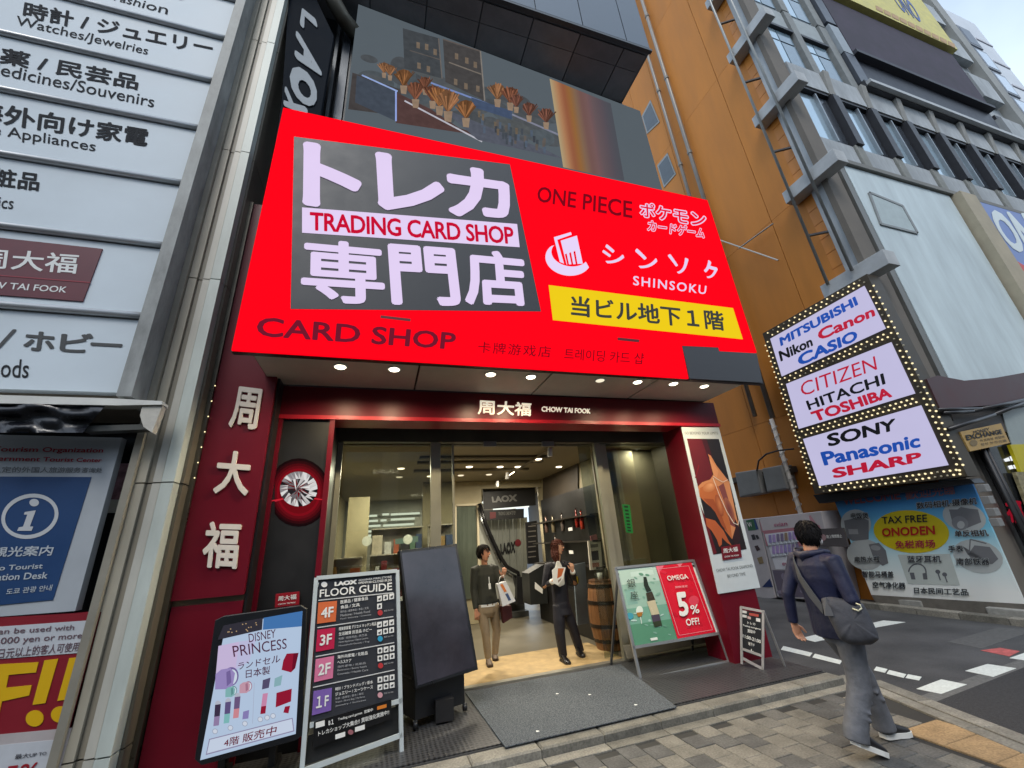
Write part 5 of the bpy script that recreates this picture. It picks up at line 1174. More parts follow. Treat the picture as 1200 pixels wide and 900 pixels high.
fl = [('4F', (206, 104, 60), [(373, 706), (395, 704), (393.5, 728), (371.5, 731)], ['医薬品 / 健康食品', '食品 / 文具', '医药品 / 健康食品 / 食品 / 文具', 'Medicine / Health Food', 'Food / Stationery / Cosmetics']),
      ('3F', (186, 30, 72), [(372, 738), (393, 735.5), (391.5, 760), (370, 764)], ['理美容家電 デジカメ キッチン用品', '生活雑貨 民芸品 ホビー', '电器 / 厨房用品 / 民艺品', 'Home Appliances / Digital Camera', 'Household Goods / Toy']),
      ('2F', (208, 116, 152), [(370, 772.5), (391.5, 768.5), (390, 794.5), (368, 799.5)], ['海外向家電 / 化粧品', 'ヘルスケア', '海外家电 / 化妆品', 'Electronics / Beauty Supply', 'Cosmetic / Health Care']),
      ('１F', (120, 92, 168), [(367.5, 810), (389, 806), (388, 832.5), (365.5, 838.5)], ['時計 / ブランドバッグ / 香水', 'ジュエリー / スーツケース', '钟表 / 品牌包 / 香水 / 箱包', 'Watch / Brand Bag / Perfume', 'Jewelry / Suitcase'])]
for s_, c, q, tx in fl:
    b = B(); b.slab(PG1, sub(q, 0, 0, 1, 1), .004, .004); b.make('floor_tile', mat(c, .4, var=.04), fg)
    text(s_, PG1, sub(q, .18, .26, .84, .76), WHT, fg, .006, .02)
    xl, yt = q[1][0]+4, q[1][1]-.5; sl_ = -.145 if s_ != '１F' else -.2
    yy = yt
    for n_, t_ in enumerate(tx):
        h = 5.2 if n_ < 2 else (3.4 if n_ < 4 else 3); wd = (min(44, 5.2*len(t_)*.62) if n_ < 2 else 30+n_*1.5)
        text(t_, PG1, [(xl, yy), (xl+wd, yy+sl_*wd), (xl+wd, yy+sl_*wd+h*.8), (xl, yy+h*.8)], WHT if n_ < 2 else mat((170, 172, 176), .5, var=0), fg, .003, .012 if n_ < 2 else 0); yy += h+.9
for (x0, y0), (x1, y1) in (((373, 703.5), (461, 694.5)), ((372, 735.5), (461, 722.5)), ((370, 769.5), (462, 753)), ((367, 805.5), (462.5, 785))):
    b = B(); b.slab(PG1, line((x0, y0), (x1, y1), 1.1), .003, .002); b.make('rule_line', mat((196, 198, 200), .5, var=0), fg)
rn2 = random.Random(5)
for base, rows_, n3 in (((442, 698), 2, 4), ((442, 728.5), 2, 6), ((442.5, 759), 2, 6), ((442.5, 793), 2, 6)):
    k = 0
    for r_ in range(2):
        for c_ in range(3):
            if k >= n3: break
            k += 1; x = base[0]+c_*7.1; y = base[1]+r_*9-c_*1.3
            b = B(); b.slab(PG1, [(x, y+.6), (x+5.6, y-.3), (x+5.6, y+6.2), (x, y+7.2)], .003, .002); pc_ = b.make('picto_tile', WHT, fg)
            b = B(); kind = rn2.randint(0, 2); cxx, cyy = x+2.8, y+3.4
            pts = [ellp((cxx, cyy), 1.6, 1.9), [(cxx-1.5, cyy+1.8), (cxx-.6, cyy-1.8), (cxx+1.4, cyy-1.2), (cxx+1.2, cyy+1.6)], [(cxx-1.6, cyy+.4), (cxx+1.8, cyy-1.6), (cxx+1.2, cyy+1.4), (cxx-.8, cyy+2)]][kind]
            b.slab(PG1, pts, .0045, .001); b.make('picto_mark', mat((60, 62, 66), .5, var=0), pc_)
for x, y, c in ((445.5, 718, (176, 50, 54)), (445.5, 748.5, (44, 150, 190)), (446, 780, (176, 50, 54)), (445.5, 814.5, (200, 150, 160))):
    b = B(); b.ell(PG1, (x, y), 3, 3.3, 0, .004); b.make('round_picto', mat(c, .5, var=0), fg)
    text('免税 TAX FREE', PG1, [(450, y-3), (461, y-4.8), (461, y-2.8), (450, y-.8)], mat((170, 170, 172), .5, var=0), fg, .003)
b = B(); b.slab(PG1, [(368, 846), (458.5, 819.5), (459, 842), (366.5, 877)], .02, .012); sb = b.make('card_plate', mat((18, 18, 20), .35), fg)
b = B(); b.slab(PG1, [(361, 862), (470, 826), (470, 858), (357, 897)], -.03, .006); b.make('lower_board', mat((30, 30, 30), .5), fg)
b = B(); b.slab(PG1, [(370, 847), (380.5, 844), (380.5, 850.5), (370, 853.5)], .023, .002); b.make('white_tag', WHT, sb)
text('B１', PG1, [(385, 844.5), (391, 842.5), (391, 848.5), (385, 850)], WHT, sb, .023, .02)
text('Trading card games  営業中', PG1, [(396, 841), (437, 829.5), (437, 834), (396, 845.5)], WHT, sb, .023, .01)
b = B(); b.slab(PG1, [(442, 828), (453, 825), (453, 829), (442, 832)], .023, .002); b.make('orange_tag', mat((206, 120, 40), .5), sb)
text('トレカショップ大集合!! 買取強化実施中!!', PG1, [(373, 857), (456, 831.5), (456, 837), (373, 863)], WHT, sb, .023, .01)
for x, y in ((393, 862), (416, 853.5)):
    b = B(); b.slab(PG1, [(x, y-1), (x+11.5, y-4.5), (x+11.5, y+1), (x, y+4.5)], .023, .002); b.make('white_tag', WHT, sb)
b = B(); b.slab(PG1, ellp((411, 858), 3.2, 3), .023, .002); b.make('pink_tag', mat((150, 96, 104), .5), sb)
# --- dark monitor on castor stand
PM = PL((.7, 4.92, .45), 23, 14)
mo = thing('leaning_monitor', 'switched off black monitor leaning on a castor box stand', 'monitor', (.85, 5.1, .08))
b = B(); b.slab(PM, [(468, 645), (535.5, 637), (560.5, 784.5), (487, 808)], 0, .06); b.make('frame', mat((16, 16, 18), .3), mo, bevel=.005)
b = B(); b.slab(PM, [(470.5, 648), (533.5, 640.5), (557, 781.5), (489.5, 803.5)], .003, .003); b.make('dark_screen', mat((50, 49, 58), .1, 0, .35, 1.6, spec=.7), mo)
b = B(); vs = [V((.42, 4.95, .16)), V((.95, 5.17, .16)), V((.78, 5.6, .16)), V((.25, 5.36, .16))]
b.prism(vs, V((0, 0, .32))); b.make('stand_box', mat((24, 24, 26), .5), mo)
b = B(); b.prism([v+V((.0, .12, .32)) for v in vs], V((-.15, .2, .7))); b.make('stand_back', mat((20, 20, 22), .5), mo)
for v in vs:
    b = B(); b.loft([v+V((-.02, 0, -.035)), v+V((.02, 0, -.035))], [.035, .035], seg=12); b.make('castor', mat((30, 30, 32), .4), mo, smooth=True)
    b = B(); b.box((v.x-.02, v.x+.02), (v.y-.02, v.y+.02), (.1, .16)); b.make('castor_bracket', DGREY, mo)
b = B(); b.box((.62, .8), (4.96, 5.12), (.1, .28)); b.make('power_box', mat((34, 34, 36), .4), mo)
# --- whisky / 5% A-frame
PO = PL((4.4, 5.12, .08), -2, 11)
om = thing('discount_aframe', 'aluminium A frame with whisky poster and red 5% OFF poster', 'signboard', (3.7, 5.3, .08))
OQ2 = [(722, 665.5), (811, 656.5), (842, 742.5), (742, 759)]
b = B(); b.slab(PO, OQ2, -.006, .02); b.make('board', WHT, om)
AL = mat((170, 174, 178), .35, .7, .05)
for a, c in (((721, 666), (812, 657)), ((812, 656), (854.5, 775)), ((721, 665), (751, 798)), ((741, 759), (843, 742)), ((751, 797), (855, 775))):
    pa, pc = PO.at(*a), PO.at(*c); b = B(); b.bar(pa, pc, .032, .03, up=PO.n); b.make('frame_bar', AL, om)
for a, e in (((724, 672), (3.05, 5.78, .09)), ((812, 662), (4.36, 5.76, .09))):
    pa = PO.at(*a); b = B(); b.bar(pa, V(e), .03, .02); b.make('rear_leg', mat((96, 98, 100), .4, .6), om)
GRN = [(724, 668), (768, 663.5), (794, 749), (744, 757)]
it = [((146, 180, 166), GRN), ((176, 202, 192), sub(GRN, 0, 0, 1, .22)), ((112, 160, 142), sub(GRN, .0, .55, 1, .75)), ((86, 138, 112), sub(GRN, 0, .75, 1, 1)), ((190, 214, 206), sub(GRN, .3, .05, .9, .12)), ((132, 172, 160), sub(GRN, .05, .3, .3, .5))]
for k in range(26): u, v_ = rn.random(), rn.random(); c = rn.choice([(160, 192, 180), (122, 164, 148), (176, 204, 196), (100, 148, 126)]); p = quadpt(GRN, u*.86+.05, v_*.9+.05); it.append((c, [(max(GRN[0][0], x_), y_) for x_, y_ in ellp(p, rn.uniform(1.5, 4), rn.uniform(.6, 1.6), rn.uniform(-30, 30), 8)]))
it += [((70, 150, 170), ellp((738, 722), 4.5, 4)), ((44, 52, 46), [(754, 676), (757.5, 676), (760, 686), (763.5, 692), (758, 694), (754.5, 686)]), ((60, 54, 44), [(757, 695), (764, 693), (768, 703), (759, 705)]), ((186, 178, 150), [(758, 705), (767.5, 703), (773, 720), (764, 722)]), ((74, 66, 80), [(763, 721), (772.5, 719.5), (774.5, 727), (765, 729)]), ((52, 60, 44), [(765, 729), (774.5, 727), (776, 733), (767, 735)]),
       ((206, 220, 210), ellp((749.5, 716), 4.2, 6)), ((160, 110, 50), [(745.6, 718), (753.5, 717), (752, 722), (748, 723)]), ((200, 215, 205), line((750.5, 723), (752, 731), 1)), ((214, 222, 214), [(762, 748), (770, 746.5), (771, 749.5), (763, 751)]),
       ((206, 30, 52), [(768.5, 663.5), (810, 659), (839, 740.5), (794, 748.5)]), ((222, 110, 130), [(768.5, 663.5), (778, 662.5), (772, 673)]), ((222, 120, 136), [(793, 661), (800, 660), (797, 664.5)])]
for k in range(12): p = quadpt([(774, 668), (808, 664), (833, 736), (797, 742)], rn.random(), rn.random()); it.append((rn.choice([(192, 24, 46), (214, 44, 66), (198, 28, 50)]), ellp(p, rn.uniform(2, 5), rn.uniform(1, 2.4), rn.uniform(0, 60), 8)))
it.append(((214, 70, 90), ellp((813, 704), 6, 6)))
for a, c in (((771, 667), (807, 663)), ((807, 663), (835, 738)), ((835, 738), (796, 744.5)), ((796, 744.5), (771, 667))): it.append(((226, 150, 160), line(a, c, .5)))
prints(PO, it, om, .002, rough=.25)
text('OMEGA', PO, [(781, 675), (805, 672.5), (807, 678), (783, 680.5)], WHT, om, .03, .012)
text('5', PO, [(791, 694.5), (804, 693), (808, 721), (797, 723)], WHT, om, .03, .03)
text('%', PO, [(808.5, 709.5), (818, 708), (820, 718), (810.5, 720)], WHT, om, .03, .01)
text('OFF!', PO, [(803, 725.5), (818.5, 723.5), (820, 731.5), (805, 733.5)], WHT, om, .03, .015)
text('期間限定', PO, [(791, 687), (805.5, 685.5), (806, 688), (791.5, 689.5)], mat((226, 180, 186), .5, var=0), om, .03)
text('銀', PO, [(734, 679), (743.5, 678), (745.5, 687.5), (736, 689)], mat((40, 46, 40), .5, var=0), om, .03)
text('座', PO, [(738.5, 693), (747, 692.5), (748.5, 701.5), (739, 702.5)], mat((40, 46, 40), .5, var=0), om, .03)
b = B(); b.slab(PY(5.72), [(731, 757), (829, 741), (835, 752), (736, 772)], 0, .02); b.make('floor_panel', mat((150, 144, 128), .5), None, label='cream board standing behind the discount A frame legs', cat='board')
# --- small black A-board
PK1 = PL(V((4.43, 4.80, .08)), -62, 5)
sa = thing('small_price_board', 'small black A board with white lettering beside the maroon pillar', 'signboard', (4.45, 4.85, .08))
b = B(); b.slab(PK1, [(868.5, 715), (893, 719.5), (893.5, 771), (870, 763)], -.004, .012); b.make('board', BLK, sa)
for a, c in (((868, 711.5), (896, 717)), ((868.5, 711), (869.5, 778)), ((894.5, 716), (894, 789)), ((869, 760), (894.5, 769)), ((869.5, 771), (894, 784))):
    pa, pc = PK1.at(*a), PK1.at(*c); b = B(); b.bar(pa, pc, .026, .024, up=PK1.n); b.make('frame_bar', mat((170, 166, 164), .45, .3), sa)
pa = PK1.at(895, 717); b = B(); b.bar(pa, pa+V((.17, .06, -.62)), .02, .02); b.make('rear_leg', mat((150, 148, 146), .45, .3), sa)
prints(PK1, [((170, 70, 60), [(878, 718), (889, 720), (889, 723), (878, 721)]), ((200, 200, 200), [(869.5, 715), (875, 716), (875, 719), (869.5, 718)]), ((200, 200, 200), [(869.5, 720), (875, 721), (875, 724), (869.5, 723)]), ((190, 160, 160), [(876, 722), (880, 723), (880, 726), (876, 725)]), ((210, 210, 210), [(886, 724), (891, 725), (891, 729), (886, 728)])], sa, .003)
for s_, q in (('トレカ', [(876, 728), (885, 730), (885, 733), (876, 731)]), ('Trading card games', [(870.5, 731.5), (891.5, 736.5), (891.5, 739), (870.5, 734)]), ('買取中', [(876, 737), (885, 739), (885, 743), (876, 741)]), ('11:00-21:00', [(870.5, 743), (891.5, 750), (891.5, 754), (870.5, 747)]), ('地下1F', [(877, 752), (884, 754), (884, 758), (877, 756)]), ('↓', [(878, 760), (883, 761), (883, 765), (878, 764)])):
    text(s_, PK1, q, WHT, sa, .004, .015)

# ================================================================== NECKLACE POSTER ON THE MAROON PILLAR
pp = thing('necklace_poster', 'tall white framed jewellery poster of a bare back wearing a long necklace', 'poster', PY(4.98).at(865, 690))
PQ = [(798.5, 500.5), (842.5, 500.8), (891, 688.5), (842, 696)]
P5_ = PY(4.985)
b = B(); b.slab(P5_, PQ, 0, .012); b.make('sheet', mat((196, 204, 208), .45, var=.04), pp)
it = [((28, 20, 22), [(805, 514), (842.3, 514.4), (875, 643.5), (836, 650)]), ((92, 16, 26), [(805, 514), (822, 514.2), (834, 545), (836, 565), (818, 570)]), ((60, 10, 18), [(822, 514.2), (828, 514.3), (836, 540), (834, 550)]), ((120, 14, 24), line((819, 545), (815, 560), 1.2)), ((96, 14, 26), [(820, 590), (828, 610), (840, 648), (836, 650)]),
      ((196, 128, 84), [(829.5, 532), (833, 534), (840, 546), (851, 560), (855, 565), (856, 572), (862, 600), (866, 618), (858, 632), (850, 622), (840, 600), (828, 590), (820, 582), (818, 570), (823, 565), (832, 562), (836, 556), (835, 546)]),
      ((176, 96, 50), [(820, 572), (832, 566), (842, 570), (848, 590), (856, 615), (858, 632), (850, 622), (840, 600), (828, 590), (820, 582)]), ((150, 72, 36), [(824, 584), (836, 585), (846, 605), (853, 624), (846, 616), (838, 600)]), ((120, 62, 60), [(842, 570), (848, 566), (858, 600), (862, 618), (856, 615), (850, 592)]), ((206, 140, 96), [(831, 537), (834, 540), (842, 552), (840, 560), (836, 556)]),
      ((170, 84, 44), [(827, 607), (838, 610), (848, 622), (854, 634), (858, 640), (852, 636), (846, 630), (846, 638), (843, 641), (840, 632), (834, 622), (828, 616)]), ((44, 16, 20), [(858, 600), (866, 618), (868, 632), (862, 640), (858, 632), (862, 618)])]
it += [(tuple(int(v) for v in lerp((186, 112, 66), (216, 152, 106), k_/7)), ellp((831+k_*.3, 571-k_*.4), 7.5-k_*.9, 5.6-k_*.65, -18)) for k_ in range(8)]
it += [(tuple(int(v) for v in lerp((150, 76, 44), (188, 112, 66), k_/6)), ellp((843+k_*.1, 592-k_*.2), 3.8-k_*.5, 13-k_*1.6, -16)) for k_ in range(7)]
it += [(tuple(int(v) for v in lerp((150, 88, 66), (110, 54, 50), k_/5)), ellp((855, 598), 4-k_*.6, 16-k_*2.4, -18)) for k_ in range(6)]
for a, c in (((836, 558), (840, 561)), ((840, 561), (847, 565)), ((847, 565), (853, 562)), ((835.5, 560), (843, 580)), ((843, 580), (852, 600)), ((852, 600), (860, 613)), ((860, 613), (865, 615)), ((865, 615), (866, 609)), ((866, 609), (862, 592))): it.append(((222, 206, 190), line(a, c, .7)))
prints(P5_, it, pp, .003)
b = B(); b.slab(P5_, [(845, 641), (867, 637.5), (869.5, 653), (847, 656.5)], .012, .004); b.make('logo_plate', mat((110, 18, 34), .4), pp)
text('周大福', P5_, [(847, 643), (864, 640.5), (865, 646), (848, 648.5)], WHT, pp, .014, .01)
text('CHOW TAI FOOK', P5_, [(849, 651.5), (866, 649.5), (866, 651.5), (849, 653.5)], WHT, pp, .014, .005)
LT = mat((96, 104, 110), .5, var=0)
text('GO BEYOND YOUR LIMITS', P5_, [(802, 506), (841, 506), (841.5, 509), (802.5, 509)], LT, pp, .004, 0)
text('CHOW TAI FOOK DIAMOND', P5_, [(839, 667), (881.5, 661), (882.5, 664.5), (840, 670.5)], LT, pp, .004, 0)
text('BEYOND TIME', P5_, [(852, 673.5), (873, 670.5), (874, 674), (853, 677)], LT, pp, .004, 0)

# ================================================================== PEOPLE
def hand(b, wr, d, pn, side, L=.18, curl=.5):
    """palm + five fingers. d: pointing direction, pn: palm normal (fingers curl towards it), side: thumb side"""
    d, pn, side = V(d).normalized(), V(pn).normalized(), V(side).normalized(); s = L/.18
    b.loft([wr-d*.02*s, wr+d*.03*s, wr+d*.085*s], [(.024*s, .02*s), (.038*s, .017*s), (.042*s, .014*s)], ref=pn, seg=10)
    for k, (o, l) in enumerate(((.033, .07), (.011, .08), (-.011, .075), (-.032, .058))):
        p = wr+d*.082*s+side*o*s; pts = [p-d*.02*s, p]; a = curl*.5; dd = d.copy()
        for j in range(3):
            dd = (d*math.cos(a)+pn*math.sin(a)).normalized(); p = p+dd*l*s/3*(1.15-.15*j); pts.append(p); a += curl*.55+.08*k*curl
        b.loft(pts, [.0095*s, .0095*s, .0088*s, .008*s, .0065*s], ref=pn, seg=8)
    p = wr+d*.025*s+side*.028*s; t1 = (d*.6+side*.75+pn*.25).normalized(); t2 = (d*.9+side*.3+pn*.35).normalized()
    b.loft([p-side*.012*s, p+t1*.035*s, p+t1*.035*s+t2*.028*s, p+t1*.035*s+t2*.05*s], [.013*s, .0115*s, .0105*s, .008*s], ref=pn, seg=8)
def head(b, c, f, up, H=.235):
    """c = centre of the skull, f = facing"""
    up = V(up).normalized(); f = (V(f)-up*V(f).dot(up)).normalized(); l = up.cross(f); s = H/.235
    rings = [(-.118, .03, .028, .030), (-.105, .045, .040, .022), (-.085, .056, .053, .010), (-.055, .065, .070, .005), (-.02, .071, .084, .0), (.02, .0755, .092, -.004), (.055, .074, .090, -.006), (.085, .063, .077, -.006), (.106, .043, .052, -.006), (.117, .018, .024, -.006)]
    pts = [c+up*z*s+f*o*s for z, w, dth, o in rings]
    i0 = len(b.v); seg = 16
    for (z, w, dth, o), p in zip(rings, pts):
        for j in range(seg):
            t = 2*math.pi*j/seg; b.v.append(p+l*w*s*math.cos(t)+f*dth*s*math.sin(t))
    for k in range(len(rings)-1):
        for j in range(seg): a = i0+k*seg+j; q = i0+k*seg+(j+1) % seg; b.face((a, q, q+seg, a+seg))
    b.face(tuple(i0+j for j in range(seg-1, -1, -1))); b.face(tuple(i0+(len(rings)-1)*seg+j for j in range(seg)))
    b.loft([c+up*.018*s+f*.083*s, c-up*.012*s+f*.098*s, c-up*.028*s+f*.102*s], [.008*s, .012*s, .015*s], ref=l, seg=8)     # nose
    b.loft([c-up*.055*s+f*.066*s-l*.02*s, c-up*.056*s+f*.080*s, c-up*.055*s+f*.066*s+l*.02*s], [.009*s, .011*s, .009*s], ref=up, seg=8)
    for sg in (-1, 1): b.ball(c+l*sg*.074*s-f*.008*s-up*.008*s, (.012*s, .018*s, .032*s), 8, 6, (l, f, up))   # ears
    return l
def face_parts(t, c, f, up, H=.235, lip=(150, 90, 84)):
    up = V(up).normalized(); f = (V(f)-up*V(f).dot(up)).normalized(); l = up.cross(f); s = H/.235
    for sg in (-1, 1):
        e = B(); e.ball(c+l*sg*.032*s+f*.079*s+up*.008*s, (.013*s, .008*s, .006*s), 10, 6, (l, f, up)); e.make('eye', mat((30, 22, 20), .3, var=0), t, smooth=True)
        e = B(); e.ball(c+l*sg*.032*s+f*.082*s+up*.028*s, (.018*s, .006*s, .004*s), 8, 5, (l, f, up)); e.make('eyebrow', mat((36, 28, 26), .7, var=0), t, smooth=True)
    e = B(); e.ball(c-up*.052*s+f*.082*s, (.021*s, .009*s, .006*s), 10, 6, (l, f, up)); e.make('lips', mat(lip, .5, var=0), t, smooth=True)
SKIN = (196, 142, 112)
def shoe(t, heel, toe, m_up, m_sole, w=.048, h=.085, sole=.022, nm='shoe'):
    heel, toe = V(heel), V(toe); d = toe-heel; L_ = d.length; d.normalize(); sd = d.cross(V((0, 0, 1))); sd.normalize(); up = sd.cross(d)
    b = B()
    prof = [(-.0, .55, .6), (.06, .85, 1.0), (.2, .95, 1.05), (.38, .9, .95), (.55, .98, .72), (.75, 1.05, .55), (.9, .9, .42), (1.0, .45, .25)]
    pts = [heel+d*L_*u+up*(sole+h*hh*.5) for u, ww, hh in prof]
    b.loft(pts, [(w*ww, h*hh*.5) for u, ww, hh in prof], ref=up, seg=12); o = b.make(nm, m_up, t, smooth=True)
    b = B(); out = []
    for u, ww in ((0, .55), (.05, .8), (.2, .92), (.45, .88), (.72, 1.08), (.9, .95), (1.0, .55)): out.append((u, ww))
    poly = [heel+d*L_*(u*1.03-.015)+sd*w*1.08*ww for u, ww in out]+[heel+d*L_*(u*1.03-.015)-sd*w*1.08*ww for u, ww in out[::-1]]
    b.prism(poly, up*(sole+.012)); b.make('sole', m_sole, o)
    return o

def rotz(v, a): return V((v[0]*math.cos(a)-v[1]*math.sin(a), v[0]*math.sin(a)+v[1]*math.cos(a), v[2]))
# ---- walking man, seen from behind: forward = +x
mb = V((3.74, 2.98, 0))
def mp(x, y, z): return mb+rotz(V((x, y, 0)), R(-6))+V((0, 0, z))
man = thing('person', 'man in navy hooded jacket walking away with a grey shoulder bag', 'person', mb)
F = rotz(V((1, 0, 0)), R(-6)); Lf = rotz(V((0, 1, 0)), R(-6)); UP = V((0, 0, 1))
hf = (F*.9+Lf*.45).normalized()
hc = mp(.03, .02, 1.585)
sk = B(); head(sk, hc, hf, (UP+F*.06), .235)
sk.loft([mp(-.03, .0, 1.36), mp(-.01, .01, 1.44), mp(.0, .015, 1.52)], [.06, .055, .055], ref=Lf, seg=12)
J = dict(shl=mp(-.02, .19, 1.385), shr=mp(-.02, -.19, 1.37), ell=mp(-.14, .27, 1.10), elr=mp(-.05, -.27, 1.09), wrl=mp(-.13, .31, .87), wrr=mp(.02, -.20, .90),
         hpl=mp(0, .09, .88), hpr=mp(0, -.09, .88), knl=mp(.22, .11, .50), knr=mp(-.03, -.08, .48), anl=mp(.30, .14, .10), anr=mp(-.20, -.06, .16))
sk.loft([mp(-.01, 0, .85), mp(-.01, 0, 1.0), mp(-.03, 0, 1.2), mp(-.03, 0, 1.36), mp(-.02, 0, 1.42)], [(.14, .09), (.13, .085), (.15, .1), (.15, .09), (.07, .06)], ref=F, seg=14)
for s_ in 'lr':
    sk.loft([J['sh'+s_], J['el'+s_], J['wr'+s_]], [.045, .036, .026], ref=F, seg=10); sk.loft([J['hp'+s_], J['kn'+s_], J['an'+s_]], [.075, .05, .036], ref=F, seg=10)
hand(sk, J['wrl']+V((0, 0, -.01)), V((.04, .0, -1))+F*.1, -Lf, F, .185, .55); hand(sk, J['wrr']+V((0, 0, -.01)), V((0, 0, -1))+F*.15, Lf, F, .185, .8)
fused(sk, 'body', mat(SKIN, .5, var=.05, scale=9), man, .0055, 2)
face_parts(man, hc, hf, UP)
NAVY = mat((17, 23, 56), .6, var=.2, scale=5, bump=1, bscale=12)
jk = B()
jk.loft([mp(-.01, 0, .80), mp(-.015, 0, .86), mp(-.02, 0, .98), mp(-.03, 0, 1.12), mp(-.04, 0, 1.25), mp(-.04, 0, 1.34), mp(-.03, 0, 1.40), mp(-.02, 0.005, 1.45)], [(.192, .148), (.189, .145), (.178, .132), (.18, .126), (.2, .13), (.2, .122), (.155, .1), (.085, .08)], ref=F, seg=20)
for s_ in 'lr':
    sh, el, wr = J['sh'+s_], J['el'+s_], J['wr'+s_]
    jk.loft([lerp(sh, mp(-.03, 0, 1.36), .45), sh, lerp(sh, el, .35), el, lerp(el, wr, .5), wr, V(wr)+(V(wr)-V(el)).normalized()*.01], [.082, .076, .062, .054, .048, .042, .042], ref=F, seg=14)
# folds: shallow ridges across the back
for k in range(7):
    z = .92+k*.055; jk.loft([mp(-.115, .10, z+.06-.02*(k%3)), mp(-.135, .0, z+.01*(k%2)), mp(-.105, -.12, z+.04)], [.008, .022, .008], ref=UP, seg=6)
fused(jk, 'jacket', NAVY, man, .0085, 5)
hd = B(); hd.loft([mp(.07, .10, 1.44), mp(-.03, .125, 1.455), mp(-.115, .07, 1.44), mp(-.135, .0, 1.425), mp(-.11, -.07, 1.44), mp(-.02, -.12, 1.45), mp(.07, -.09, 1.44)], [.022, .026, .03, .033, .03, .026, .022], ref=UP, seg=10)
hd.loft([mp(-.06, .07, 1.43), mp(-.11, .0, 1.39), mp(-.06, -.07, 1.43)], [.035, .045, .035], ref=UP, seg=10)
fused(hd, 'hood', NAVY, man, .009, 4)
GT = mat((96, 99, 106), .8, var=.16, scale=14, bump=.9, bscale=14)
tr_ = B()
tr_.loft([mp(0, 0, .98), mp(-.01, 0, .90), mp(-.01, 0, .82), mp(0, 0, .76)], [(.15, .105), (.168, .125), (.172, .13), (.12, .10)], ref=F, seg=18)
for s_ in 'lr':
    hp, kn, an = J['hp'+s_], J['kn'+s_], J['an'+s_]; e = V(an)+V((0, 0, -.03))
    tr_.loft([V(hp)+V((0, 0, -.02)), lerp(hp, kn, .35), lerp(hp, kn, .8), lerp(kn, an, .08), lerp(kn, an, .5), lerp(kn, an, .9), e], [.1, .097, .081, .079, .077, .08, .082], ref=F, seg=16)
    for k in range(7):
        c = V(lerp(kn, an, .05+k*.15)); a = random.uniform(0, 6); tr_.loft([c+V((.075*math.cos(a), .075*math.sin(a), .02)), c+V((.086*math.cos(a+.7), .086*math.sin(a+.7), -.01)), c+V((.075*math.cos(a+1.4), .075*math.sin(a+1.4), .015))], [.006, .012, .006], seg=6)
fused(tr_, 'trousers', GT, man, .0085, 5)
SB, SW_ = mat((24, 24, 28), .6, var=.1), mat((222, 222, 218), .5, var=.04)
shoe(man, mp(-.24, -.07, .115), mp(.02, -.05, .0), SB, SW_); shoe(man, mp(.26, .14, .015), mp(.53, .15, .0), SB, SW_)
# hair: cap of short tufts
def hair(t, c, f, up, col, s=1, long=0, n=520, back=True, fringe=.055, shag=.016):
    up = V(up).normalized(); f = (V(f)-up*V(f).dot(up)).normalized(); l = up.cross(f); rr = random.Random(4)
    b = B(); b.ball(c+up*.018*s-f*.008*s, (.083*s, .1*s, .108*s), 20, 14, (l, f, up))
    keep = []
    for i, fa in enumerate(b.f):
        m_ = sum((b.v[k]-c for k in fa), V())/len(fa); 
        if m_.dot(f) > .02*s and m_.dot(up) < fringe*s: continue
        if m_.dot(up) < -.10*s+(.0 if m_.dot(f) < -.01*s else .065*s): continue
        keep.append(fa)
    b.f = keep; b.m = [0]*len(keep)
    for k in range(n):
        th, ph = rr.uniform(0, 2*math.pi), math.acos(rr.uniform(-.75, 1))
        d = l*math.sin(ph)*math.cos(th)+f*math.sin(ph)*math.sin(th)+up*math.cos(ph)
        p = c+up*.018*s-f*.008*s+l*.082*s*d.dot(l)+f*.099*s*d.dot(f)+up*.107*s*d.dot(up)
        rel = p-c
        if rel.dot(f) > .02*s and rel.dot(up) < fringe*s: continue
        if rel.dot(up) < -.10*s: continue
        if rel.dot(up) < -.0*s and rel.dot(f) > -.01*s: continue

        tng = (-up+d*.25+V((rr.uniform(-.35, .35), rr.uniform(-.35, .35), 0)))
        tng = (tng-d*tng.dot(d)*.82).normalized(); L_ = (.035+rr.random()*.02)*s
        sd = tng.cross(d).normalized()*.006*s
        i0 = len(b.v); b.v += [p-sd+d*.002, p+sd+d*.002, p+tng*L_*.6+sd*.8+d*shag*.6, p+tng*L_+d*shag*.4, p+tng*L_*.6-sd*.8+d*shag*.6]; b.face((i0, i0+1, i0+2, i0+3, i0+4))
    if long:
        for k in range(170):
            th = rr.uniform(R(35), R(325))-math.pi/2*0; dirx = f*math.cos(th+math.pi*0)+l*math.sin(th)
            if dirx.dot(f) > .12: continue
            p = c+dirx*.085*s+up*rr.uniform(-.0, .06)*s; q = p+dirx*.025*s-up*long*rr.uniform(.55, .8); e = c+dirx*.07*s-up*(long+.02)*rr.uniform(.85, 1.1)
            b.loft([p, q, e], [.014*s, .013*s, .004*s], seg=5)
    return b.make('hair', mat(col, .75, var=.2, scale=25, spec=.25), t, smooth=False)
hair(man, hc, hf, UP+F*.06, (20, 18, 19), 1.06, n=900)
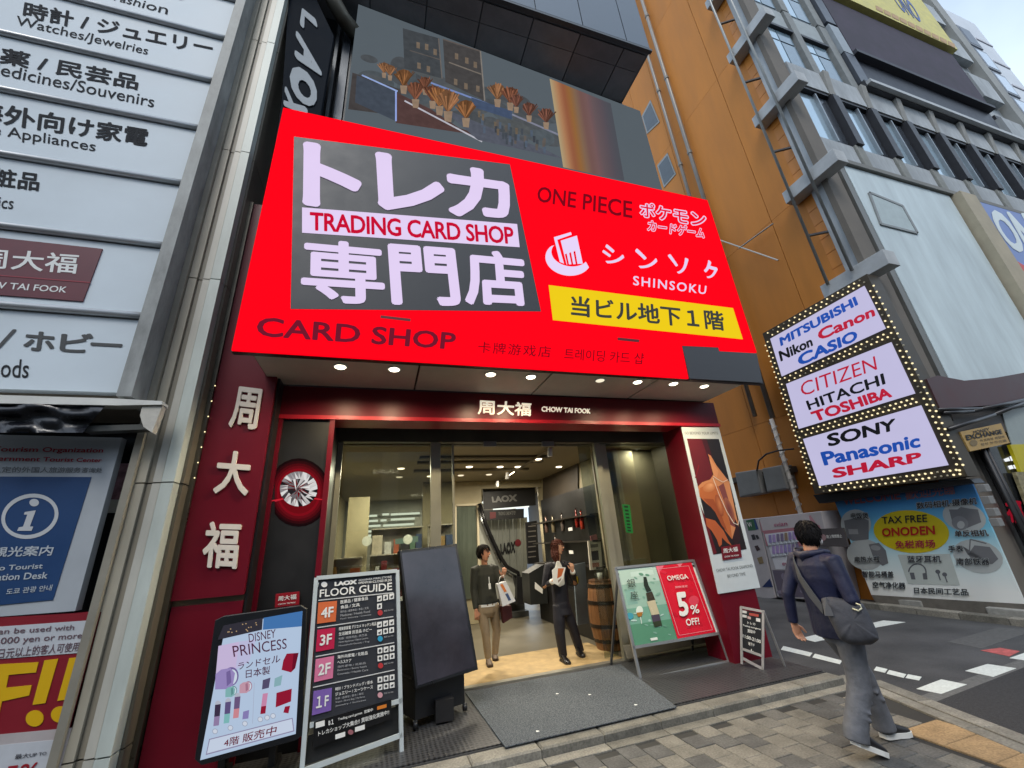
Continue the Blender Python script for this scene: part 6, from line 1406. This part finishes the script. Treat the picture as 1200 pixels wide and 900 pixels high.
# bag
BG = mat((66, 68, 75), .75, var=.18, scale=9, bump=.8, bscale=14)
PBG = PL(mp(-.17, -.16, .9), -51.5, 8)
bg_ = thing('shoulder_bag', 'grey canvas shoulder bag hanging at the walking man\'s right hip', 'bag', PBG.at(995, 752))
out = [(962, 702), (975, 700), (1000, 705), (1011, 708), (1018, 720), (1028, 742), (1029, 749), (1020, 755), (995, 754), (984, 748), (974, 728)]
cen = (sum(p[0] for p in out)/len(out), sum(p[1] for p in out)/len(out))
q = B(); rings = [(1.0, -.07), (1.04, -.04), (1.04, 0.0), (.96, .035), (.8, .055), (.5, .064), (.2, .066)]
n = len(out); fine = []
for k in range(n):
    for j in range(3): fine.append(lerp(out[k], out[(k+1) % n], j/3))
n = len(fine)
for sc_, of in rings:
    for k, p in enumerate(fine):
        w_ = .006*math.sin(k*1.3+sc_*9)+.004*math.sin(k*2.9)
        q.v.append(PBG.at(*lerp(cen, p, sc_), of+(w_*sc_*sc_ if of > 0 else 0)+(.006*math.sin(p[1]*.55+p[0]*.12)*sc_ if of > .03 else 0)))
for r_ in range(len(rings)-1):
    for k in range(n): a = r_*n+k; c_ = r_*n+(k+1) % n; q.face((a, c_, c_+n, a+n))
q.face(tuple(range(n-1, -1, -1))); q.face(tuple((len(rings)-1)*n+k for k in range(n)))
bgm = q.make('bag_body', BG, bg_, smooth=True); sm = bgm.modifiers.new('s', 'SUBSURF'); sm.levels = sm.render_levels = 1
q = B(); q.slab(PBG, [(964, 701), (1011, 707), (1019, 722), (1000, 723), (972, 714)], .078, .01); 
q = B(); pts = [mp(.05, .12, 1.44), mp(-.05, .13, 1.46), mp(-.13, .10, 1.38), mp(-.175, .04, 1.25), mp(-.18, -.03, 1.12), mp(-.175, -.10, 1.01)]
pts.append(PBG.at(967, 704, .03)); pts.append(PBG.at(972, 722, .05))
# flat webbing following the back
i0 = 0
for k, p in enumerate(pts):
    d_ = (V(pts[min(k+1, len(pts)-1)])-V(pts[max(k-1, 0)])).normalized(); nrm = (V(p)-mp(0, 0, p[2])); nrm = (nrm-d_*nrm.dot(d_)).normalized(); sd_ = d_.cross(nrm).normalized()*.03
    for o in (-sd_, sd_): q.v.append(V(p)+o+nrm*.008); 
    for o in (sd_, -sd_): q.v.append(V(p)+o)
for k in range(len(pts)-1):
    a = k*4
    for j in range(4): q.face((a+j, a+(j+1) % 4, a+4+(j+1) % 4, a+4+j))
q.make('strap', mat((74, 76, 80), .7, var=.08), bg_)
q = B(); q.loft([PBG.at(999, 713, .07), PBG.at(1006, 716, .08), PBG.at(1010, 713, .085), PBG.at(1008, 709, .08), PBG.at(1003, 707, .07)], [.006]*5, seg=8); q.make('carabiner', mat((206, 206, 180), .4, .2), bg_, smooth=True)
# face mask loop visible at the neck
q = B(); q.ball(hc+hf*.07-Lf*.0-UP*.055-hf.cross(UP)*-.0+(-Lf)*.055, (.03, .03, .035), 8, 6); q.make('face_mask', mat((206, 208, 210), .6), man, smooth=True)

def stander(name_label, y0, J, f, hcpx, skin, topm, trm, hairc, top_low, slim=1.0, long=0, H=.22, shoes=None, fem=False, handd=None):
    P = lambda px, py, dy=0: PY(y0+dy).at(px, py)
    j = {k: P(*v) for k, v in J.items()}
    base = (j['anl']+j['anr'])/2; base.z = .092
    t = thing('person', name_label, 'person', base)
    l = UP.cross(f); hc = P(*hcpx)
    sk = B(); head(sk, hc, handd[2] if handd else f, UP, H)
    mid = (j['shl']+j['shr'])/2; pel = (j['hpl']+j['hpr'])/2; neck = mid+UP*.06
    sk.loft([mid-UP*.03, neck, hc-UP*.07], [.055, .046, .045], ref=f, seg=10)
    ax = (j['shr']-j['shl']).normalized(); fr = ax.cross(UP).normalized()
    sk.loft([pel-UP*.05, pel+UP*.1, lerp(pel, mid, .6), mid], [(.12*slim, .08), (.1*slim, .075), (.12*slim, .09), (.1, .06)], ref=fr, seg=12)
    for s_ in 'lr':
        sk.loft([j['sh'+s_], j['el'+s_], j['wr'+s_]], [.04, .033, .024], ref=fr, seg=8); sk.loft([j['hp'+s_], j['kn'+s_], j['an'+s_]], [.07, .045, .032], ref=fr, seg=8)
    for s_, i in (('l', 0), ('r', 1)):
        d = handd[i] if handd else V((0, 0, -1)); hand(sk, j['wr'+s_], d, fr*-1 if i else fr*-1, ax*(1 if i == 0 else -1), .165, .9)
    fused(sk, 'body', mat(skin, .5, var=.05, scale=9), t, .0065, 2); face_parts(t, hc, handd[2] if handd else f, UP, H, (160, 70, 66) if fem else (150, 96, 84))
    tp = B(); low = pel+UP*top_low; w = .155*slim
    tp.loft([low, pel+UP*(top_low+.1), lerp(pel, mid, .5), lerp(pel, mid, .85), mid+UP*.02, mid+UP*.06], [(w*1.12, .125), (w*1.02, .11), (w*.98, .11), (w*1.12, .115), (w*.9, .085), (.07, .06)], ref=fr, seg=16)
    for s_ in 'lr':
        sh, el, wr = j['sh'+s_], j['el'+s_], j['wr'+s_]; tp.loft([lerp(sh, mid, .4), sh, lerp(sh, el, .4), el, lerp(el, wr, .5), lerp(el, wr, .9)], [.07, .066, .058, .05, .044, .038], ref=fr, seg=12)
    fused(tp, 'top', topm, t, .008, 4)
    tr_ = B(); tr_.loft([pel+UP*.14, pel+UP*.04, pel-UP*.06, pel-UP*.12], [(w*.9, .1), (w*1.02, .115), (w*.98, .11), (w*.6, .08)], ref=fr, seg=14)
    for s_ in 'lr':
        hp, kn, an = j['hp'+s_], j['kn'+s_], j['an'+s_]; wd = 1.15 if fem else .9
        tr_.loft([hp+UP*.03, lerp(hp, kn, .5), kn, lerp(kn, an, .5), lerp(kn, an, 1.0)], [.088, .08*wd, .066*wd, .06*wd, (.062 if fem else .045)], ref=fr, seg=12)
    fused(tr_, 'trousers', trm, t, .0085, 4)
    for (hx_, tx_) in shoes:
        h_, t_ = PZ(.093).at(*hx_), PZ(.093).at(*tx_); d_ = (t_-h_).normalized(); shoe(t, h_, h_+d_*.245, *( (mat((24, 22, 24), .25), mat((30, 28, 28), .5)) if fem else (mat((84, 68, 54), .6), mat((60, 50, 42), .6)) ), w=.04, h=.075, sole=.012)
    return t, j, hc, fr, ax
# ---- man in dark sweater
wf = V((.55, -.8, 0)).normalized()
m2, j2, hc2, fr2, ax2 = stander('man in dark green sweater and khaki trousers holding a white bag', 6.3,
    dict(shl=(556, 668), shr=(580, 666, .05), ell=(555, 692), elr=(588, 688, -.05), wrl=(558, 716, -.08), wrr=(589, 675, -.2), hpl=(564, 712), hpr=(578, 711), knl=(569, 741, -.04), knr=(582, 738, .06), anl=(572, 771), anr=(580, 766, .12)),
    wf, (567, 648), (186, 132, 104), mat((42, 44, 38), .8, var=.12, scale=14, bump=.3), mat((150, 132, 106), .75, var=.1, scale=8, bump=.4, bscale=14), (26, 20, 18), .05, .92, shoes=[((572, 777), (577, 786)), ((579, 770), (583, 778))],
    handd=(V((.1, -.1, -1)), V((.2, -.3, .6)), V((.85, -.55, -.03))))
hair(m2, hc2, V((.85, -.55, 0)), UP, (26, 20, 18), .98, n=420)
b = B(); b.loft([(j2['hpl']+j2['hpr'])/2+UP*.06, (j2['hpl']+j2['hpr'])/2+UP*.015], [(.148, .112), (.15, .115)], ref=fr2, seg=18, caps=False); b.make('shirt_hem', WHT, m2, smooth=True)
PM2 = PY(6.05)
b = B(); b.slab(PM2, line((573, 676), (573.5, 684), .8), 0, .004); b.slab(PM2, [(572.3, 684), (575, 683.5), (575.5, 690), (573, 690.5)], 0, .006); b.make('name_badge', WHT, m2)
wb = thing('paper_bag', 'white paper carrier bag held up by the man in dark sweater', 'bag', PM2.at(597, 710))
b = B(); b.slab(PY(5.98), [(582.5, 684.5), (593, 681), (604.5, 704.5), (589, 711)], 0, .09); b.make('bag_body', mat((206, 208, 212), .5), wb, bevel=.004)
b = B(); b.loft([PY(5.98).at(584, 684), PY(5.98).at(586, 676), PY(5.98).at(590, 674), PY(5.98).at(592, 681)], [.005]*4, seg=6); b.make('bag_handle', WHT, wb, smooth=True)
prints(PY(5.98), [((206, 120, 60), [(586, 685), (589, 684), (594, 693), (591, 694)]), ((60, 80, 120), [(592, 696), (595, 695), (599, 703), (596, 704)])], wb, .003)
rbg = thing('dark_red_bag', 'dark red bag hanging below the white paper carrier bag', 'bag', PY(6.2).at(594, 728))
b = B(); b.slab(PY(6.2), [(587, 710), (599, 709), (601, 724), (590, 731)], 0, .1); b.make('bag_body', mat((70, 24, 26), .5, var=.1), rbg, bevel=.01)
b = B(); b.loft([PY(6.2).at(588, 711), PY(6.2).at(590, 690), PY(6.2).at(594, 690), PY(6.2).at(598, 710)], [.006]*4, seg=6); b.make('bag_handle', mat((70, 24, 26), .5), rbg, smooth=True)
# ---- woman
wm_f = V((.6, -.75, 0)).normalized()
NV2 = mat((20, 21, 34), .6, var=.1, scale=6, bump=.3)
w3, j3, hc3, fr3, ax3 = stander('woman in dark navy suit and white blouse reading a leaflet', 6.45,
    dict(shl=(642, 664), shr=(665, 662, .05), ell=(638, 688), elr=(674, 684, .05), wrl=(648, 681, -.22), wrr=(671, 669, -.16), hpl=(654.5, 712), hpr=(661.5, 711, .03), knl=(656, 742, -.03), knr=(672, 738, .06), anl=(660, 769), anr=(680, 763, .1)),
    wm_f, (653.5, 641), (198, 150, 124), NV2, NV2, (58, 30, 26), -.1, .86, long=.1, shoes=[((658, 774), (669, 780)), ((677, 766), (690, 775))], fem=True,
    handd=(V((.8, -.2, .2)), V((-.1, -.2, .9)), V((.9, -.5, -.4))))
hair(w3, hc3, V((.9, -.5, -.35)), UP, (84, 46, 38), .98, long=.19, n=420)
q = B(); q.slab(PY(6.28), [(652.5, 658), (656, 657.5), (661, 668), (662, 685), (656, 688), (652, 684), (650.5, 668)], .0, .03); q.make('blouse', mat((206, 206, 202), .6, var=.05), w3, bevel=.01)
for k_, s_ in (('wrl', 'l'), ('wrr', 'r')):
    p_ = V(lerp(j3['el'+s_], j3[k_], .86)); e_ = V(j3[k_]); q = B(); q.loft([p_, e_], [.043, .04], seg=12); q.make('cuff', WHT, w3, smooth=True)
lf = thing('leaflet', 'white leaflet with orange print held by the woman', 'leaflet', PY(6.15).at(655, 685))
q = B(); q.slab(PY(6.16), [(647, 668), (652, 664), (663, 665), (660, 678), (654, 686), (648, 683)], 0, .006); q.make('paper', WHT, lf)
prints(PY(6.16), [((190, 100, 50), [(654, 666), (661, 666), (658, 675), (653, 678)]), ((140, 120, 110), [(654, 680), (658, 677), (657, 680), (654, 683)])], lf, .002)
q = B(); q.slab(PZ(.45), [(640, 708), (646, 712), (648, 720), (641, 714)], 0, .01)
# scraps on the doormat
for i, p in enumerate(((653, 813), (691, 814), (745, 826), (630, 857))):
    c = PZ(.093).at(*p); b = B(); b.prism([c+V((-.015, -.008, 0)), c+V((.014, -.012, .003)), c+V((.017, .008, 0)), c+V((-.01, .012, .004))], V((0, 0, -.002)))
    b.make('paper_scrap', WHT, None, label=['tiny white scrap near the middle left of the doormat', 'tiny white scrap near the middle of the doormat', 'tiny white scrap near the right edge of the doormat', 'tiny white scrap near the front edge of the doormat'][i], cat='scrap', group='white scraps on the doormat')

# stocked racks deeper in the shop
rr_ = random.Random(21)
def rack(x0, x1, y, label, rows=4, cols=9, z0=.15, dz=.5):
    t = thing('goods_rack', label, 'rack', ((x0+x1)/2, y, .09), 'goods racks inside the shop')
    b = B(); b.box((x0, x1), (y+.3, y+.33), (.09, z0+rows*dz)); b.make('back_panel', mat((150, 146, 134), .6), t)
    for r_ in range(rows+1): b = B(); b.box((x0, x1), (y, y+.3), (z0+r_*dz-.02, z0+r_*dz)); b.make('shelf_board', mat((176, 170, 156), .5), t)
    for r_ in range(rows):
        x = x0+.03
        while x < x1-.1:
            w_ = rr_.uniform(.07, .2); h_ = rr_.uniform(.14, .38); w_ = min(w_, x1-x-.02)
            b = B(); b.box((x, x+w_), (y+.04, y+.2), (z0+r_*dz+.001, z0+r_*dz+h_)); b.make('goods_box', mat(rr_.choice([(190, 180, 160), (120, 40, 44), (60, 76, 110), (200, 200, 196), (40, 40, 44), (150, 120, 70), (90, 120, 100), (170, 90, 60)]), .5, var=.15, scale=9), t)
            x += w_+rr_.uniform(.01, .05)
rack(-.15, .9, 9.3, 'stocked goods rack seen through the left window behind the counter', 4)
rack(.98, 1.5, 8.9, 'narrow goods rack just behind the man in dark sweater', 4)
rack(-.95, -.25, 7.6, 'goods rack along the far left behind the left window', 3)
